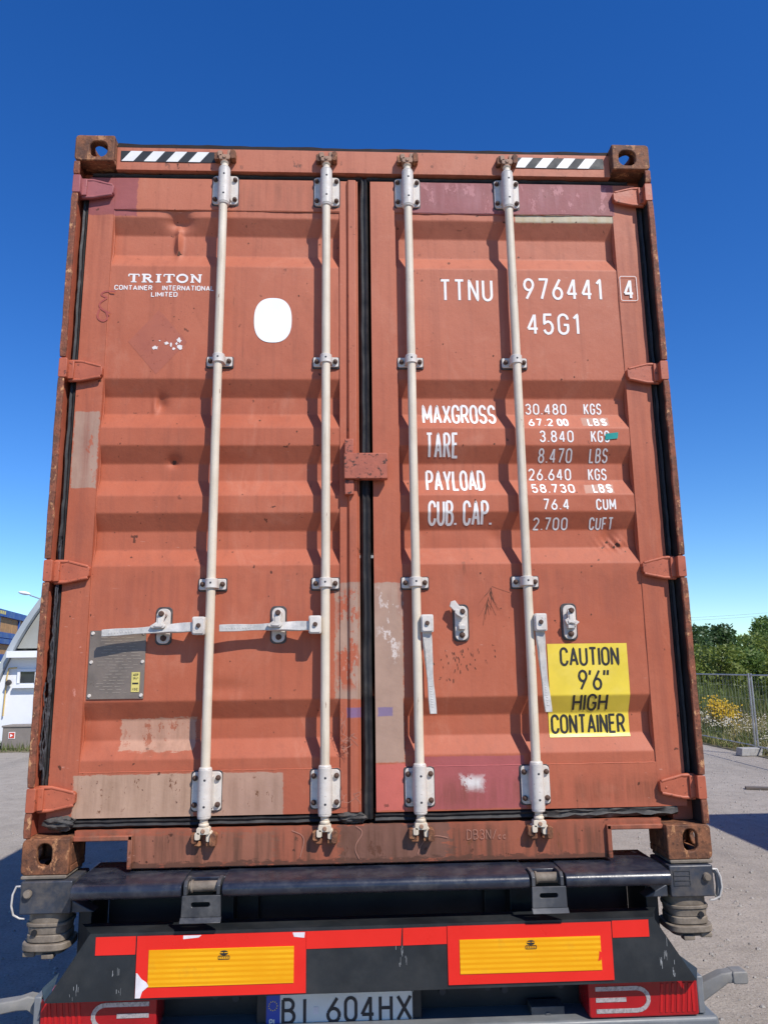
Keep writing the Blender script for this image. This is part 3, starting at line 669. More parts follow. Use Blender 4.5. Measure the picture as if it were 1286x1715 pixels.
def guide_plate(long):
    """bracket that holds a lock rod: backing, plate, sleeve round the rod and its bolts; origin on the rod axis"""
    mb = MB()
    if long:
        mb.prism(rrect(-.058, .058, -.072, .072, .012, 3), 1, .0365, .0415, 3)
        mb.prism(rrect(-.052, .054, -.066, .068, .014, 4), 1, .028, .0368, 0)
        for t in (-1, 1):
            mb.prism([(-.024 , -.0), (.024, -.0), (.028, .030), (-.028, .030)], 2, -.055, .055, 0) if t > 0 else None
        mb.cyl((0, 0, -.080), (0, 0, .080), .0245, n=20); mb.cyl((0, 0, .080), (0, 0, .088), .0245, .0205, 20); mb.cyl((0, 0, -.088), (0, 0, -.080), .022, .0245, 20)
        for bx in (-.041, .042):
            for bz in (-.045, .047):
                mb.cyl((bx, .029, bz), (bx, .018, bz), .0105, .0095, 8, 1); mb.cyl((bx, .018, bz), (bx, .014, bz), .0075, .004, 8, 1)
        for bz in (-.045, .045): mb.cyl((.002, -.022, bz), (.002, -.0262, bz), .0055, .004, 8, 2)
    else:
        mb.prism(rrect(-.056, .054, -.027, .024, .006, 3), 1, .0365, .0435, 3)
        mb.prism(rrect(-.052, .050, -.021, .020, .006, 3), 1, .029, .0368, 0)
        mb.prism([(-.022, .0), (.022, .0), (.026, .030), (-.026, .030)], 2, -.017, .017, 0)
        mb.cyl((0, 0, -.018), (0, 0, .018), .0235, n=20)
        for bx in (-.038, .037):
            mb.cyl((bx, .030, 0), (bx, .019, 0), .0105, .0095, 8, 1); mb.cyl((bx, .019, 0), (bx, .015, 0), .007, .004, 8, 1)
        mb.cyl((.0, -.021, .001), (.0, -.0252, .001), .005, .004, 8, 2)
    return mb.build('rod_guide', ['white_met', 'bolt', 'bolt_dark', 'backing'], None, .0018, 1)
G_LONG = guide_plate(True); G_SHORT = guide_plate(False)

def lock_rod(parent, x):
    mb = MB(); yr = .021; bow = random.uniform(-.003, .003)
    zs = [.185 + (2.755 - .185) * i / 30 for i in range(31)]
    mb.tube([(x + bow * math.sin(math.pi * (z - .185) / 2.57) + .0008 * fbm(z * 3, x, 0), yr + .002 * math.sin(2.1 * z + x), z) for z in zs], .0172, 18)
    for s, za in ((1, 2.755), (-1, .185)):
        e = lambda d: za + s * d
        mb.cyl((x, yr, za), (x, yr, e(.010)), .0172, .0135, 16); mb.cyl((x, yr, e(.010)), (x, yr, e(.028)), .0145, .0145, 16)
        mb.cyl((x, yr, e(.028)), (x, yr, e(.034)), .0145, .019, 16, 0); mb.cyl((x, yr, e(.034)), (x, yr, e(.042)), .019, .016, 16, 1 if s > 0 else 0)
        # forked cam head
        mi = 1 if s > 0 else 0
        lo, hi = sorted((e(.042), e(.066))); mb.prism(rrect(x - .023, x + .023, lo, hi, .007, 3), 1, yr - .016, yr + .020, mi)
        for q in (-1, 1):
            a, b = sorted((x + q * .010, x + q * .029)); lo, hi = sorted((e(.058), e(.092 if q > 0 else .084)))
            mb.prism(rrect(a, b, lo, hi, .006, 3), 1, yr - .012 + .004 * q, yr + .026, mi)
        mb.cyl((x, yr - .020, e(.054)), (x, yr - .012, e(.054)), .008, n=8, m=1)
    return mb.build('lock_rod', ['cream', 'rust_cam'], parent, .0015, 1)
M['rust_cam'] = worn('rusty_cam', (.34, .20, .13), .7, .25, .30, (.11, .045, .025), 25, .5, 90)

def keeper(x, z, s):
    """rusty hooked cam keeper welded on header (s = 1) or sill (s = -1)"""
    mb = MB(); q = lambda d: z + s * d
    for dx, hh in ((.034, .030), (-.034, .022)):
        lo, hi = sorted((q(-.016), q(hh)))
        poly = [(x + dx - .010, lo + .006), (x + dx - .004, lo), (x + dx + .011, lo + .003), (x + dx + .013, hi - .008), (x + dx + .004, hi), (x + dx - .009, hi - .004)]
        mb.prism(poly, 1, .004 if dx > 0 else .012, .046)
        mb.prism(rrect(x + dx * .62 - .012, x + dx * .62 + .012, min(q(.012), q(.030)), max(q(.012), q(.030)), .004, 2), 1, .018, .0462)
    mb.v = [(a + .002 * fbm(a * 80, b * 80, c * 80, 2), b + .002 * fbm(c * 80, a * 80, b * 80, 2), c + .002 * fbm(b * 70, c * 70, a * 90, 2)) for a, b, c in mb.v]
    return mb.build('cam_keeper', 'rust', CT, .003)

def hinge(parent, sx, z, mat):
    mb = MB(); X = lambda d: sx * (HW - d)
    poly = [(X(.030), z - .041), (X(.072), z - .040), (X(.150), z - .024), (X(.157), z - .016), (X(.158), z + .014), (X(.150), z + .021), (X(.072), z + .037), (X(.030), z + .038)]
    mb.prism(poly, 1, .036, YD + .002)
    for s in (-1, 1):                       # raised rims along both edges
        q = [(X(.028), z + s * .040 - .003), (X(.074), z + s * .039 - .002), (X(.152), z + s * .021 - .004)]
        mb.tube([(a, .040, b + (0 if s > 0 else .001)) for a, b in dens(q, .012)], [.0080] * 4 + [.0068] * (len(dens(q, .012)) - 4), 8)
    a, b = sorted((X(.0), X(.032)))
    mb.prism(rrect(a, b, z - .042, z + .040, .006, 3), 1, .001, .062)
    a, b = sorted((X(.028), X(.050)))
    mb.prism([(a, z - .040), (b, z - .038), (b, z + .036), (a, z + .038)], 1, .026 if sx < 0 else .026, .058)
    if abs(z - .246) < .01: mb.cyl((X(.135), .041, z - .004), (X(.135), .0345, z - .004), .006, .005, 8)
    mb.v = [(p + .0009 * fbm(p * 50, q * 50, r * 50, 2), q + .0012 * fbm(q * 40, r * 40, p * 40, 2), r) for p, q, r in mb.v]
    return mb.build('hinge', mat, parent, .0025)

def latch_plate(parent, x, z, kind):
    """handle retainer: dark backing, pale plate, bolts and a swivelling catch"""
    mb = MB()
    mb.prism(rrect(x - .031, x + .031, z - .071, z + .071, .018, 5), 1, YD - .003, YD + .004, 1)
    mb.prism(rrect(x - .024, x + .025, z - .066, z + .064, .020, 5), 1, YD - .011, YD - .0025, 0)
    for dz, dx in ((.040, .003), (-.046, .002)):
        mb.cyl((x + dx, YD - .010, z + dz), (x + dx, YD - .020, z + dz), .0118, .011, 8, 2); mb.cyl((x + dx, YD - .020, z + dz), (x + dx, YD - .024, z + dz), .008, .005, 8, 2)
    mb.box(x - .013, x + .013, YD - .022, YD - .010, z - .026, z - .006, 3)       # hook under the handle
    mb.box(x - .012, x + .012, YD - .030, YD - .021, z - .026, z - .010, 3)
    if kind == 'closed':
        poly = [(x - .013, z + .040), (x - .006, z + .052), (x + .011, z + .050), (x + .016, z + .034), (x + .011, z + .012), (x + .020, z - .002), (x + .012, z - .012), (x - .030, z - .010), (x - .038, z - .003), (x - .014, z + .012)]
    elif kind == 'up':
        poly = [(x + .013, z + .030), (x + .015, z + .048), (x - .004, z + .056), (x - .024, z + .084), (x - .040, z + .080), (x - .046, z + .062), (x - .030, z + .046), (x - .012, z + .036), (x - .004, z + .028)]
    else:
        poly = [(x - .012, z + .044), (x + .010, z + .050), (x + .016, z + .030), (x + .014, z + .008), (x + .032, z - .002), (x + .020, z - .014), (x - .004, z - .008), (x - .016, z - .012), (x - .024, z + .006), (x - .010, z + .014)]
    yf = YD - (.058 if kind == 'closed' else .027)
    mb.prism(poly, 1, yf - .006, yf + .006, 0)
    mb.prism([(a * .6 + x * .4, b * .6 + z * .4) for a, b in poly], 1, yf - .010, yf - .005, 0)
    if kind == 'closed': mb.cyl((x + .003, YD - .012, z + .042), (x + .003, yf + .007, z + .042), .012, .012, 10, 0)
    mb.cyl((x + .003, yf - .004, z + .042), (x + .003, yf - .016, z + .042), .0115, .009, 8, 2)
    return mb.build('handle_retainer', ['white_met', 'backing', 'bolt', 'galv'], parent, .0015, 1)

def handle(parent, xr, z, down):
    """flat bar lever pinned to a hub on the lock rod"""
    mb = MB(); yh = .000
    s = -1 if not down else 1
    a, b = sorted((xr + s * .014, xr + s * .060))
    mb.prism(rrect(a, b, z - .034, z + .032, .006, 3), 1, yh - .014, yh + .024, 0)
    mb.prism(rrect(a + .003, b - .003, z - .030, z + .028, .006, 3), 1, yh - .018, yh - .0135, 0)
    px = xr + s * .036
    mb.cyl((px, yh - .017, z), (px, yh - .026, z), .009, .0075, 10, 2)
    L = .335 if not down else .31
    n = 26
    vs = []
    for i in range(n + 1):
        t = i / n; d = .020 + L * t
        hw = .0165 - .0045 * min(1, max(0, (t - .3) / .35)) + .0015 * math.sin(t * 9)
        th = .006; tw = .55 * math.exp(-((t - .28) / .16) ** 2)            # the bar is twisted where it narrows
        yy = yh + .004 + .012 * math.sin(t * 3.0)
        for u, v in ((-hw, -th), (hw, -th), (hw, th), (-hw, th)):
            U = u * math.cos(tw) - v * math.sin(tw); V = u * math.sin(tw) + v * math.cos(tw)
            if down: vs.append((px + .002 + .018 * t - .003 + U, yy + V, z - d))
            else: vs.append((px - d, yy + V, z - .004 - .020 * t * (1 if xr < -.4 else .3) + U))
    fs = [(4 * i + k, 4 * i + 4 + k, 4 * i + 4 + (k + 1) % 4, 4 * i + (k + 1) % 4) for i in range(n) for k in range(4)] + [(0, 1, 2, 3), (4 * n + 3, 4 * n + 2, 4 * n + 1, 4 * n)]
    if down: fs = [f[::-1] for f in fs]
    mb.add(vs, fs, 1)
    # raised cast pattern near the tip
    for k in range(9):
        t = .68 + .03 * k; d = .020 + L * t; yy = yh + .004 + .012 * math.sin(t * 3.0) - .0066; r = random.uniform(.004, .008)
        if down: cx, cz = px + .002 + .018 * t - .003, z - d; mb.box(cx - r, cx + r * .6, yy - .0005, yy + .002, cz - .0016, cz + .0022, 1)
        else: cx, cz = px - d, z - .004 - .020 * t * (1 if xr < -.4 else .3); mb.box(cx - .0016, cx + .0022, yy - .0005, yy + .002, cz - r, cz + r * .6, 1)
    return mb.build('door_handle', ['white_met', 'galv', 'bolt'], parent, .0015, 1)

def door(sx):
    xa, xb = (-1.061, -.117) if sx < 0 else (.119, 1.061)
    mb = MB(); za, zb = .329, 2.591
    mb.grid(lambda u, v: (lambda x, z: (x, YD + .003 + prof(z) + dents(x, z), z))(xa + (xb - xa) * u, za + (zb - za) * v), 130, 640)
    D = mb.build('door', 'paint', CT, ang=60)
    D['label'] = 'left door leaf with two swung out handles' if sx < 0 else 'right door leaf with stencilled weights and hanging handles'
    # frame of the leaf: two rails and two stiles
    o0, o1 = sorted((sx * 1.166, sx * 1.0615)); i0, i1 = ((-.1165, -.040) if sx < 0 else (.014, .1185))
    def board(name, x0, x1, z0, z1, nx, nz, off=0.0):
        b = MB(); y = YD + off
        b.grid(lambda u, v: (x0 + (x1 - x0) * u, y + .0016 * fbm((x0 + (x1 - x0) * u) * 4, 2, (z0 + (z1 - z0) * v) * 3) - .0012, z0 + (z1 - z0) * v), nx, nz)
        E = .05
        b.add([(x0, y, z0), (x1, y, z0), (x1, y, z1), (x0, y, z1), (x0, y + E, z0), (x1, y + E, z0), (x1, y + E, z1), (x0, y + E, z1)], [(0, 4, 5, 1), (1, 5, 6, 2), (2, 6, 7, 3), (3, 7, 4, 0)])
        return b.build(name, 'paint', D)
    board('stile', o0, o1, .173, 2.738, 4, 90); board('stile', i0, i1, .173, 2.738, 4, 90)
    board('rail', xa, xb, 2.594, 2.738, 40, 6, -.0005); board('rail', xa, xb, .173, .3265, 40, 6, -.0005)
    # weld beads between panel and frame
    mb = MB()
    for pts in ([(xa, 2.5925), (xb, 2.5925)], [(xa, .328), (xb, .328)]):
        P = dens(pts, .012); mb.tube([(a, YD + .001 + .001 * fbm(a * 40, 0, b), b + .0012 * fbm(a * 25, 3, b)) for a, b in P], .0028, 6)
    for xx in (xa, xb):
        P = dens([(xx, .33), (xx, 2.59)], .010); mb.tube([(a + .001 * fbm(b * 30, 1, a), YD + .004 + prof(b) * .5, b) for a, b in P], .0030, 6)
    mb.build('weld_bead', 'paint', D)
    if sx < 0:
        # overlapping bar on the meeting stile
        mb = MB(); mb.prism([(-.088, YD - .001), (-.080, YD - .016), (-.050, YD - .016), (-.043, YD - .001)], 2, .176, 2.735); mb.build('meeting_bar', 'paint', D, .002)
    # gaskets
    xo = sx * 1.180
    if sx < 0:
        gasket(D, (-1.16, 2.752), (-.02, 2.752), .026, .022); gasket(D, (-1.12, .153), (-.045, .153), .030, .026, .1)
        gasket(D, (-.016, .150), (-.016, 2.750), .040, .030, .05)
        gasket(D, (-1.182, 1.2), (-1.182, 2.70), .030, .020, .15); gasket(D, (-1.182, .20), (-1.182, 1.2), .032, .022, .55)
        rr = random.Random(21)
        for q in range(7):
            z0 = rr.uniform(.22, .75); L = rr.uniform(.25, .5); x0 = rr.uniform(-1.196, -1.174)
            MB().tube([(x0 + .007 * fbm(t * .5, q * 3.1, 0, 3), .046 + .006 * fbm(t * .4, q, 7, 3), z0 + L * t / 24) for t in range(25)], [.0028 + .0016 * fbm(t * .9, q, 1, 2) for t in range(25)], 6).build('gasket_strand', 'rubber_strand', D)
        b = MB()
        def lump(cx, cz, rx, rz, m=0, ph=0):
            b.grid(lambda u, v: (cx + rx * math.cos(2 * math.pi * u) * math.sin(math.pi * v) * (1 + .25 * fbm(u * 5, v * 7, ph)), YD + .012 - .034 * abs(math.sin(math.pi * v)) * (.5 + .5 * math.sin(2 * math.pi * u + .5)) * (1 + .4 * fbm(u * 9, v * 9, ph + 2)), cz + rz * math.cos(math.pi * v) * (1 + .3 * fbm(u * 6, v * 5, ph + 4))), 40, 24, m)
        lump(-1.120, .158, .058, .026); b.build('torn_gasket', 'rubber_torn', D, ang=70)
        b = MB(); lump(-.075, .158, .052, .024, 0, 7); b.build('torn_gasket', 'rubber_torn', D, ang=70)
    else:
        gasket(D, (0.0, 2.752), (1.14, 2.752), .026, .020, .25); gasket(D, (.010, .153), (.64, .153), .032, .026, .05); gasket(D, (.64, .153), (1.13, .160), .036, .024, .8, mat='rubber_torn')
        gasket(D, (1.184, .19), (1.184, 2.70), .030, .018, .2)
    # hinges
    for z in HZ: hinge(D, sx, z, 'hinge_maroon' if sx < 0 and z > 2.5 else 'hinge')
    # rods with their guides, cams and keepers
    for x in ((-.600, -.172) if sx < 0 else (.172, .600)):
        lock_rod(D, x)
        for z in (2.680, .258): copy(G_LONG, D, (x, .021, z))
        for z in (1.910, 1.008): copy(G_SHORT, D, (x, .021, z))
        keeper(x, 2.815, 1); keeper(x, .108, -1)
    for x, k in (((-.779, 'closed'), (-.350, 'closed')) if sx < 0 else ((.345, 'up'), (.764, 'shut'))): latch_plate(D, x, .853, k)
    for x in ((-.600, -.172) if sx < 0 else (.172, .600)): handle(D, x, .850, sx > 0)
    return D
DL = door(-1); DR = door(1)
for o in (G_LONG, G_SHORT): bpy.data.objects.remove(o)

def door_details():
    # locking box on the meeting stile
    mb = MB(); mb.prism(rrect(-.100, .070, 1.412, 1.516, .004, 2), 1, .010, .046); mb.box(-.098, -.062, .024, .060, 1.352, 1.412); mb.box(-.098, -.062, .024, .060, 1.516, 1.578)
    mb.build('lock_box', 'lockbox', DL, .003)
    # white blank sticker
    mb = MB(); n = 48; P = []
    for i in range(n):
        a = 2 * math.pi * i / n; c, s = math.cos(a), math.sin(a); e = 2.5
        P.append((-.391 + .077 * math.copysign(abs(c) ** (2 / e), c), 2.096 + .098 * math.copysign(abs(s) ** (2 / e), s)))
    mb.add([(x, surf(x, z) - .0016, z) for x, z in P] + [(-.391, surf(-.391, 2.096) - .0016, 2.096)], [(i, (i + 1) % n, n) for i in range(n)]); mb.build('white_sticker', 'white', DL)
    # owner's name
    letters(MB(), 'TRITON', -.989, -.682, 2.258, 2.300, .0085, surf, font=SER, gap=.22).build('lettering', 'letter', DL)
    for t, x0, x1, z0, z1 in (('CONTAINER', -1.041, -.887, 2.225, 2.247), ('INTERNATIONAL', -.847, -.635, 2.224, 2.247), ('LIMITED', -.891, -.783, 2.196, 2.218)):
        letters(MB(), t, x0, x1, z0, z1, .0036, surf, step=.006).build('lettering', 'letter', DL)
    T = [('TTNU', .302, .525, 2.188, 2.288, .0105), ('976441', .655, .989, 2.197, 2.296, .0105), ('4', 1.081, 1.126, 2.201, 2.292, .0105), ('45G1', .662, .882, 2.040, 2.136, .0105),
     ('MAXGROSS', .218, .521, 1.656, 1.745, .0100), ('TARE', .227, .360, 1.514, 1.615, .0100), ('PAYLOAD', .226, .466, 1.376, 1.467, .0100), ('CUB. CAP.', .230, .484, 1.237, 1.335, .0100),
     ('30.480', .645, .817, 1.703, 1.751, .0062), ('KGS', .889, .963, 1.703, 1.752, .0062), ('67.2', .650, .752, 1.644, 1.683, .0062), ('00', .768, .816, 1.644, 1.683, .0085), ('LB', .895, .943, 1.645, 1.684, .0066), ('S', .950, .975, 1.645, 1.684, .0095),
     ('3.840', .689, .829, 1.574, 1.624, .0062), ('KGS', .900, .977, 1.574, 1.624, .0062), ('8.470', .685, .824, 1.496, 1.551, .0062), ('LBS', .895, .971, 1.496, 1.551, .0062),
     ('26.640', .645, .820, 1.424, 1.474, .0062), ('KGS', .890, .966, 1.424, 1.474, .0062), ('58.730', .649, .825, 1.365, 1.407, .0062), ('LB', .898, .946, 1.365, 1.407, .0066), ('S', .953, .978, 1.365, 1.407, .0095),
     ('76.4', .689, .795, 1.295, 1.341, .0062), ('CUM', .903, .983, 1.294, 1.340, .0062), ('2.700', .650, .790, 1.219, 1.267, .0062), ('CUFT', .877, .975, 1.219, 1.267, .0062)]
    for t, x0, x1, z0, z1, wd in T:
        letters(MB(), t, x0, x1, z0, z1, wd, surf, gap=.34 if len(t) < 7 else .26).build('lettering', 'letter', DR)
    mb = MB(); P = rrect(1.068, 1.139, 2.194, 2.305, .008, 3); ribbon(mb, P + [P[0]], .0011, surf, .0028); mb.build('lettering', 'letter', DR)
    # caution sign that follows the corrugation
    mb = MB(); x0, x1, z0, z1 = .674, .983, .422, .770
    mb.grid(lambda u, v: (lambda x, z: (x, surf(x, z) - .0022, z))(x0 + (x1 - x0) * u, z0 + (z1 - z0) * v), 8, 110, 0)
    for t, a, b, c, d in (('CAUTION', .720, .950, .686, .757), ("9'6\"", .786, .906, .595, .672), ('HIGH', .763, .899, .517, .582), ('CONTAINER', .682, .968, .434, .506)):
        letters(mb, t, a, b, c, d, .0086, surf, .0034, 1, gap=.24)
    mb.build('caution_sign', ['yellow', 'black_ink'], DR, ang=60)
    mb = MB(); mb.grid(lambda u, v: (lambda x, z: (x, surf(x, z) - .0034, z))(.957 + .052 * u + .004 * v, 1.584 + .026 * v + .006 * u), 6, 6); mb.build('teal_tape', 'teal', DR)
    # data plate with rivets and its print
    mb = MB(); y = surf(-.9, .7) - .004
    mb.box(-1.050, -.843, y, y + .003, .588, .838, 0)
    for x in (-1.040, -.852):
        for z in (.600, .722, .828): mb.cyl((x, y, z), (x, y - .004, z), .0070, .0055, 10, 2)
    rr = random.Random(3)
    for k in range(19):
        z = .812 - k * .0112; x = -1.02 + rr.uniform(0, .05)
        while x < -.885 - (.03 if k > 9 else 0):
            L = rr.uniform(.010, .035); ribbon(mb, [(x, z), (x + L, z)], .0011, flat(y), .0006, 1); x += L + rr.uniform(.005, .02)
    mb.build('data_plate', ['dataplate', 'plate_ink', 'white_met'], DL)
    mb = MB(); mb.box(-.889, -.859, y - .0022, y - .0012, .612, .684, 0)
    for t, a, b, z in (('ACEP', -.884, -.864, .670), ('"PW"', -.884, -.864, .656), ('N.S.C', -.884, -.864, .618)): letters(mb, t, a, b, z, z + .009, .0014, flat(y - .0022), .0006, 1, step=.01)
    ribbon(mb, [(-.885, .643), (-.863, .643)], .003, flat(y - .0022), .0006, 1)
    mb.build('label_sticker', ['yellow_small', 'black_ink'], DL)
    # ghost of a removed diamond placard, red sprayed figure
    mb = MB(); c = (-.855, 1.998); P = [(c[0] + .118 * math.cos(R(a)), c[1] + .140 * math.sin(R(a))) for a in (0, 90, 180, 270)]
    mb.grid(lambda u, v: (lambda x, z: (x, surf(x, z) - .0006, z))(c[0] + .118 * (u - v), c[1] + .140 * (u + v - 1)), 24, 24); mb.build('placard_ghost', 'ghost', DL, ang=60)
    mb = MB(); rr = random.Random(31)
    for x, z, a, b in ((-.862, 1.972, .016, .010), (-.818, 1.992, .012, .007), (-.800, 1.985, .006, .009), (-.790, 1.968, .008, .006), (-.768, 2.004, .012, .013), (-.765, 1.976, .014, .012), (-.846, 2.003, .005, .003), (-.778, 1.990, .006, .008)):
        P = [(x + a * rr.uniform(.45, 1.15) * math.cos(6.283 * i / 11), z + b * rr.uniform(.45, 1.15) * math.sin(6.283 * i / 11)) for i in range(11)]
        mb.add([(p, surf(p, q) - .0018, q) for p, q in P], [tuple(range(11))])
    mb.build('placard_scraps', 'peeled_paper', DL, kind='stuff')
    mb = MB(); f = lambda x, z: min(surf(x, z), YD + .003) 
    ribbon(mb, dens(soft([(-1.035, 2.214), (-1.075, 2.217), (-1.095, 2.200), (-1.066, 2.188)]), .004), .0035, flat(YD), .0035); ribbon(mb, dens(soft([(-1.066, 2.186), (-1.100, 2.160), (-1.085, 2.135), (-1.050, 2.118)]), .004), .0035, flat(YD), .0036)
    ribbon(mb, dens(soft([(-1.092, 2.140), (-1.104, 2.100), (-1.075, 2.080), (-1.056, 2.098), (-1.066, 2.125)]), .004), .0035, flat(YD), .0034); mb.build('spray_mark', 'redspray', DL)
    # bundles of scratches
    rr = random.Random(5); mb = MB()
    for k in range(15):
        t = rr.random(); x0, z0 = .468 - .022 * t, .992 - .075 * t; L = rr.uniform(.03, .085); a = rr.uniform(-2.15, -1.05); P = [(x0, z0)]
        for q in range(4): P.append((P[-1][0] + L / 4 * math.cos(a), P[-1][1] + L / 4 * math.sin(a))); a += rr.gauss(0, .12)
        P = dens(soft(P, 2), .006); m = len(P) // 2
        ribbon(mb, P[:m + 1], rr.uniform(.0005, .0010), surf, .0009); ribbon(mb, P[m:], rr.uniform(.0003, .0005), surf, .0009)
    ribbon(mb, dens([(.470, .993), (.505, .980), (.545, .966)], .006), .0005, surf, .0009)
    mb.build('scratches', 'rust_dark', DR, kind='stuff')
    mb = MB()
    for k in range(42):
        x = .345 + rr.gauss(0, .05); z = .76 - abs(rr.gauss(0, .045)); ribbon(mb, [(x, z), (x + rr.uniform(-.003, .006), z - rr.uniform(.003, .014))], rr.uniform(.0006, .0018), surf, .0009)
    mb.build('scratches', 'rust_dark', DR, kind='stuff')
    mb = MB()
    for k in range(11):
        x, z = rr.uniform(-.112, -.05), rr.uniform(.19, .50); P = [(x, z)]
        for q in range(7): P.append((min(-.045, max(-.113, P[-1][0] + rr.uniform(-.022, .022))), P[-1][1] + rr.uniform(-.02, .028)))
        ribbon(mb, dens(P, .008), .0007, flat(YD - .0165), .001)
    mb.build('scratches', 'letter_faint', DL, kind='stuff')
    mb = MB()
    for (x, z, s) in ((-.79, 2.405, .009), (-.776, 1.502, .008), (.99, 1.158, .010), (.975, 1.150, .006), (.95, 1.17, .006)) + tuple((rr.uniform(-1.0, 1.0), rr.uniform(.4, 2.5), rr.uniform(.0015, .004)) for _ in range(110)):
        if abs(x) < .14: continue
        n = 9; P = [(x + s * rr.uniform(.5, 1.2) * math.cos(6.283 * i / n), z + s * rr.uniform(.5, 1.3) * math.sin(6.283 * i / n)) for i in range(n)]
        mb.add([(a, surf(a, b) - .0012, b) for a, b in P], [tuple(range(n))])
    mb.build('rust_spots', 'rust_dark', CT, kind='stuff')
door_details()

# ------------------------------------------------------------------ the trailer under it
TR = empty('semi_trailer', (0, 0, 0), 'black container semi trailer with red and yellow reflective bumper boards under the container', 'trailer')
Z = lambda z: z + H0
def trailer():
    # nose beam: rounded folded plate across the full width
    P = [(.20, -.006), (-.02, -.006), (-.085, -.010)] + [(-.090 + .024 * math.cos(R(a)), -.034 + .024 * math.sin(R(a))) for a in range(90, 271, 15)] + [(.06, -.062), (.06, -.056), (.20, -.056)]
    mb = MB()
    for a, b in ((-1.008, -.645), (-.510, .528), (.652, 1.018)): mb.prism([(y, Z(z)) for y, z in P], 0, a, b)
    for a, b in ((-.6455, -.5095), (.5275, .6525)): mb.prism([(-.03, Z(-.010)), (-.03, Z(-.058)), (.2, Z(-.058)), (.2, Z(-.010))], 0, a, b)
    BM = mb.build('rear_beam', 'chassis_shiny', TR, .003)
    # worn dust pads on the top
    for a, b in ((-.645, -.508), (.526, .652)):
        c = (a + b) / 2; mb = MB(); yb = -.122
        # slotted stop plate that hangs below the pocket
        holed(mb, [(a + .004, Z(-.112)), (b - .002, Z(-.112)), (b - .004, Z(-.046)), (a + .006, Z(-.046))], rrect(c - .032, c + .030, Z(-.082), Z(-.066), .0075, 4), 1, yb, yb + .009)
        mb.prism([(yb, Z(-.1122)), (yb + .009, Z(-.1122)), (yb - .007, Z(-.128)), (yb - .016, Z(-.126))], 0, a + .002, b, 0)
        for x0 in (a + .008, b - .020): mb.prism([(yb + .009, Z(-.047)), (-.032, Z(-.047)), (-.032, Z(-.004)), (yb + .025, Z(-.004)), (yb + .009, Z(-.018))], 0, x0, x0 + .012)
        mb.cyl((a + .020, -.075, Z(-.028)), (b - .020, -.075, Z(-.028)), .017, n=16, m=1); mb.cyl((a + .026, -.075, Z(-.028)), (a + .034, -.075, Z(-.028)), .021, n=16, m=1)
        mb.build('roller_bracket', ['chassis_dusty', 'twist'], BM, .002)
    # chassis behind it
    for sx in (-1, 1):
        a, b = sorted((sx * .42, sx * .58)); mb = MB().box(a, b, .20, 11.5, Z(-.36), Z(-.085)); mb.build('main_beam', 'chassis', TR, .004)
        a, b = sorted((sx * .985, sx * 1.030)); mb = MB().box(a, b, .06, .26, Z(-.29), Z(-.093)); mb.build('side_bracket', 'chassis', TR, .003)
    MB().box(-.98, .98, .24, .32, Z(-.40), Z(-.10)).build('cross_member', 'chassis', TR, .004)
    for y in (3.0, 6.0, 9.0, 11.4): MB().box(-1.1, 1.1, y, y + .12, Z(-.20), Z(-.003)).build('cross_member', 'chassis', TR, .004)
    # twist locks at both ends of the beam
    for sx in (-1, 1):
        X = lambda d: sx * d
        def bx(mb, a, b, *r): a, b = sorted((X(a), X(b))); mb.box(a, b, *r)
        mb = MB()
        a, b = sorted((X(1.047 if sx > 0 else 1.032), X(1.205))); mb.prism(rrect(a, b, Z(-.118), Z(-.014), .006, 3), 1, -.022, .16)
        mb.prism([(X(1.040), Z(-.118)), (X(.955), Z(-.118)), (X(1.040), Z(-.075))] if sx < 0 else [(X(1.040), Z(-.118)), (X(1.040), Z(-.075)), (X(.955), Z(-.118))], 1, -.012, .05)
        tl = mb.build('twist_lock', 'twist_box', TR, .004)
        mb = MB()
        P = rrect(1.060, 1.215, Z(-.012), Z(.0), .004, 2); mb.prism([(X(p), q) for p, q in P], 1, -.005, .165); mb.build('lock_pad', 'twist', tl, .003)
        mb = MB(); cx = X(1.120)
        for r0, r1, za, zb in ((.066, .066, -.152, -.118), (.074, .074, -.162, -.150), (.066, .070, -.188, -.162), (.070, .070, -.212, -.188), (.082, .082, -.236, -.214), (.060, .050, -.252, -.236)):
            n = 28; mb.v_ = None
            ring = lambda r, z: [(cx + r * math.copysign(abs(math.cos(t)) ** .6, math.cos(t)), .055 + r * .95 * math.copysign(abs(math.sin(t)) ** .6, math.sin(t)), Z(z)) for t in [2 * math.pi * i / n for i in range(n)]]
            mb.add(ring(r0, za) + ring(r1, zb), [(i, (i + 1) % n, n + (i + 1) % n, n + i) for i in range(n)] + [tuple(range(n))[::-1], tuple(range(n, 2 * n))])
        bx(mb, 1.085, 1.125, -.012, .02, Z(-.262), Z(-.246)); bx(mb, 1.15, 1.19, -.005, .03, Z(-.256), Z(-.240))
        mb.build('lock_shaft', 'twist', tl, .003)
        mb = MB(); mb.cyl((X(1.178), -.020, Z(-.052)), (X(1.178), -.034, Z(-.052)), .014, n=14); mb.cyl((X(1.178), -.034, Z(-.052)), (X(1.178), -.037, Z(-.052)), .011, n=14); mb.build('lock_bolt', 'twist', tl, .001)
        mb = MB(); mb.cyl((X(1.152), -.016, Z(-.178)), (X(1.152), -.012, Z(-.178)), .010, n=12)
        mb.build('lock_hole', 'chassis', tl)
        mb = MB(); mb.tube([(X(1.206), -.012, Z(-.030)), (X(1.222), -.014, Z(-.030)), (X(1.232), -.016, Z(-.055)), (X(1.234), -.016, Z(-.090)), (X(1.226), -.014, Z(-.120)), (X(1.206), -.010, Z(-.132)), (X(1.190), -.006, Z(-.134))], .0035, 8); mb.build('wire_loop', 'galv', tl)
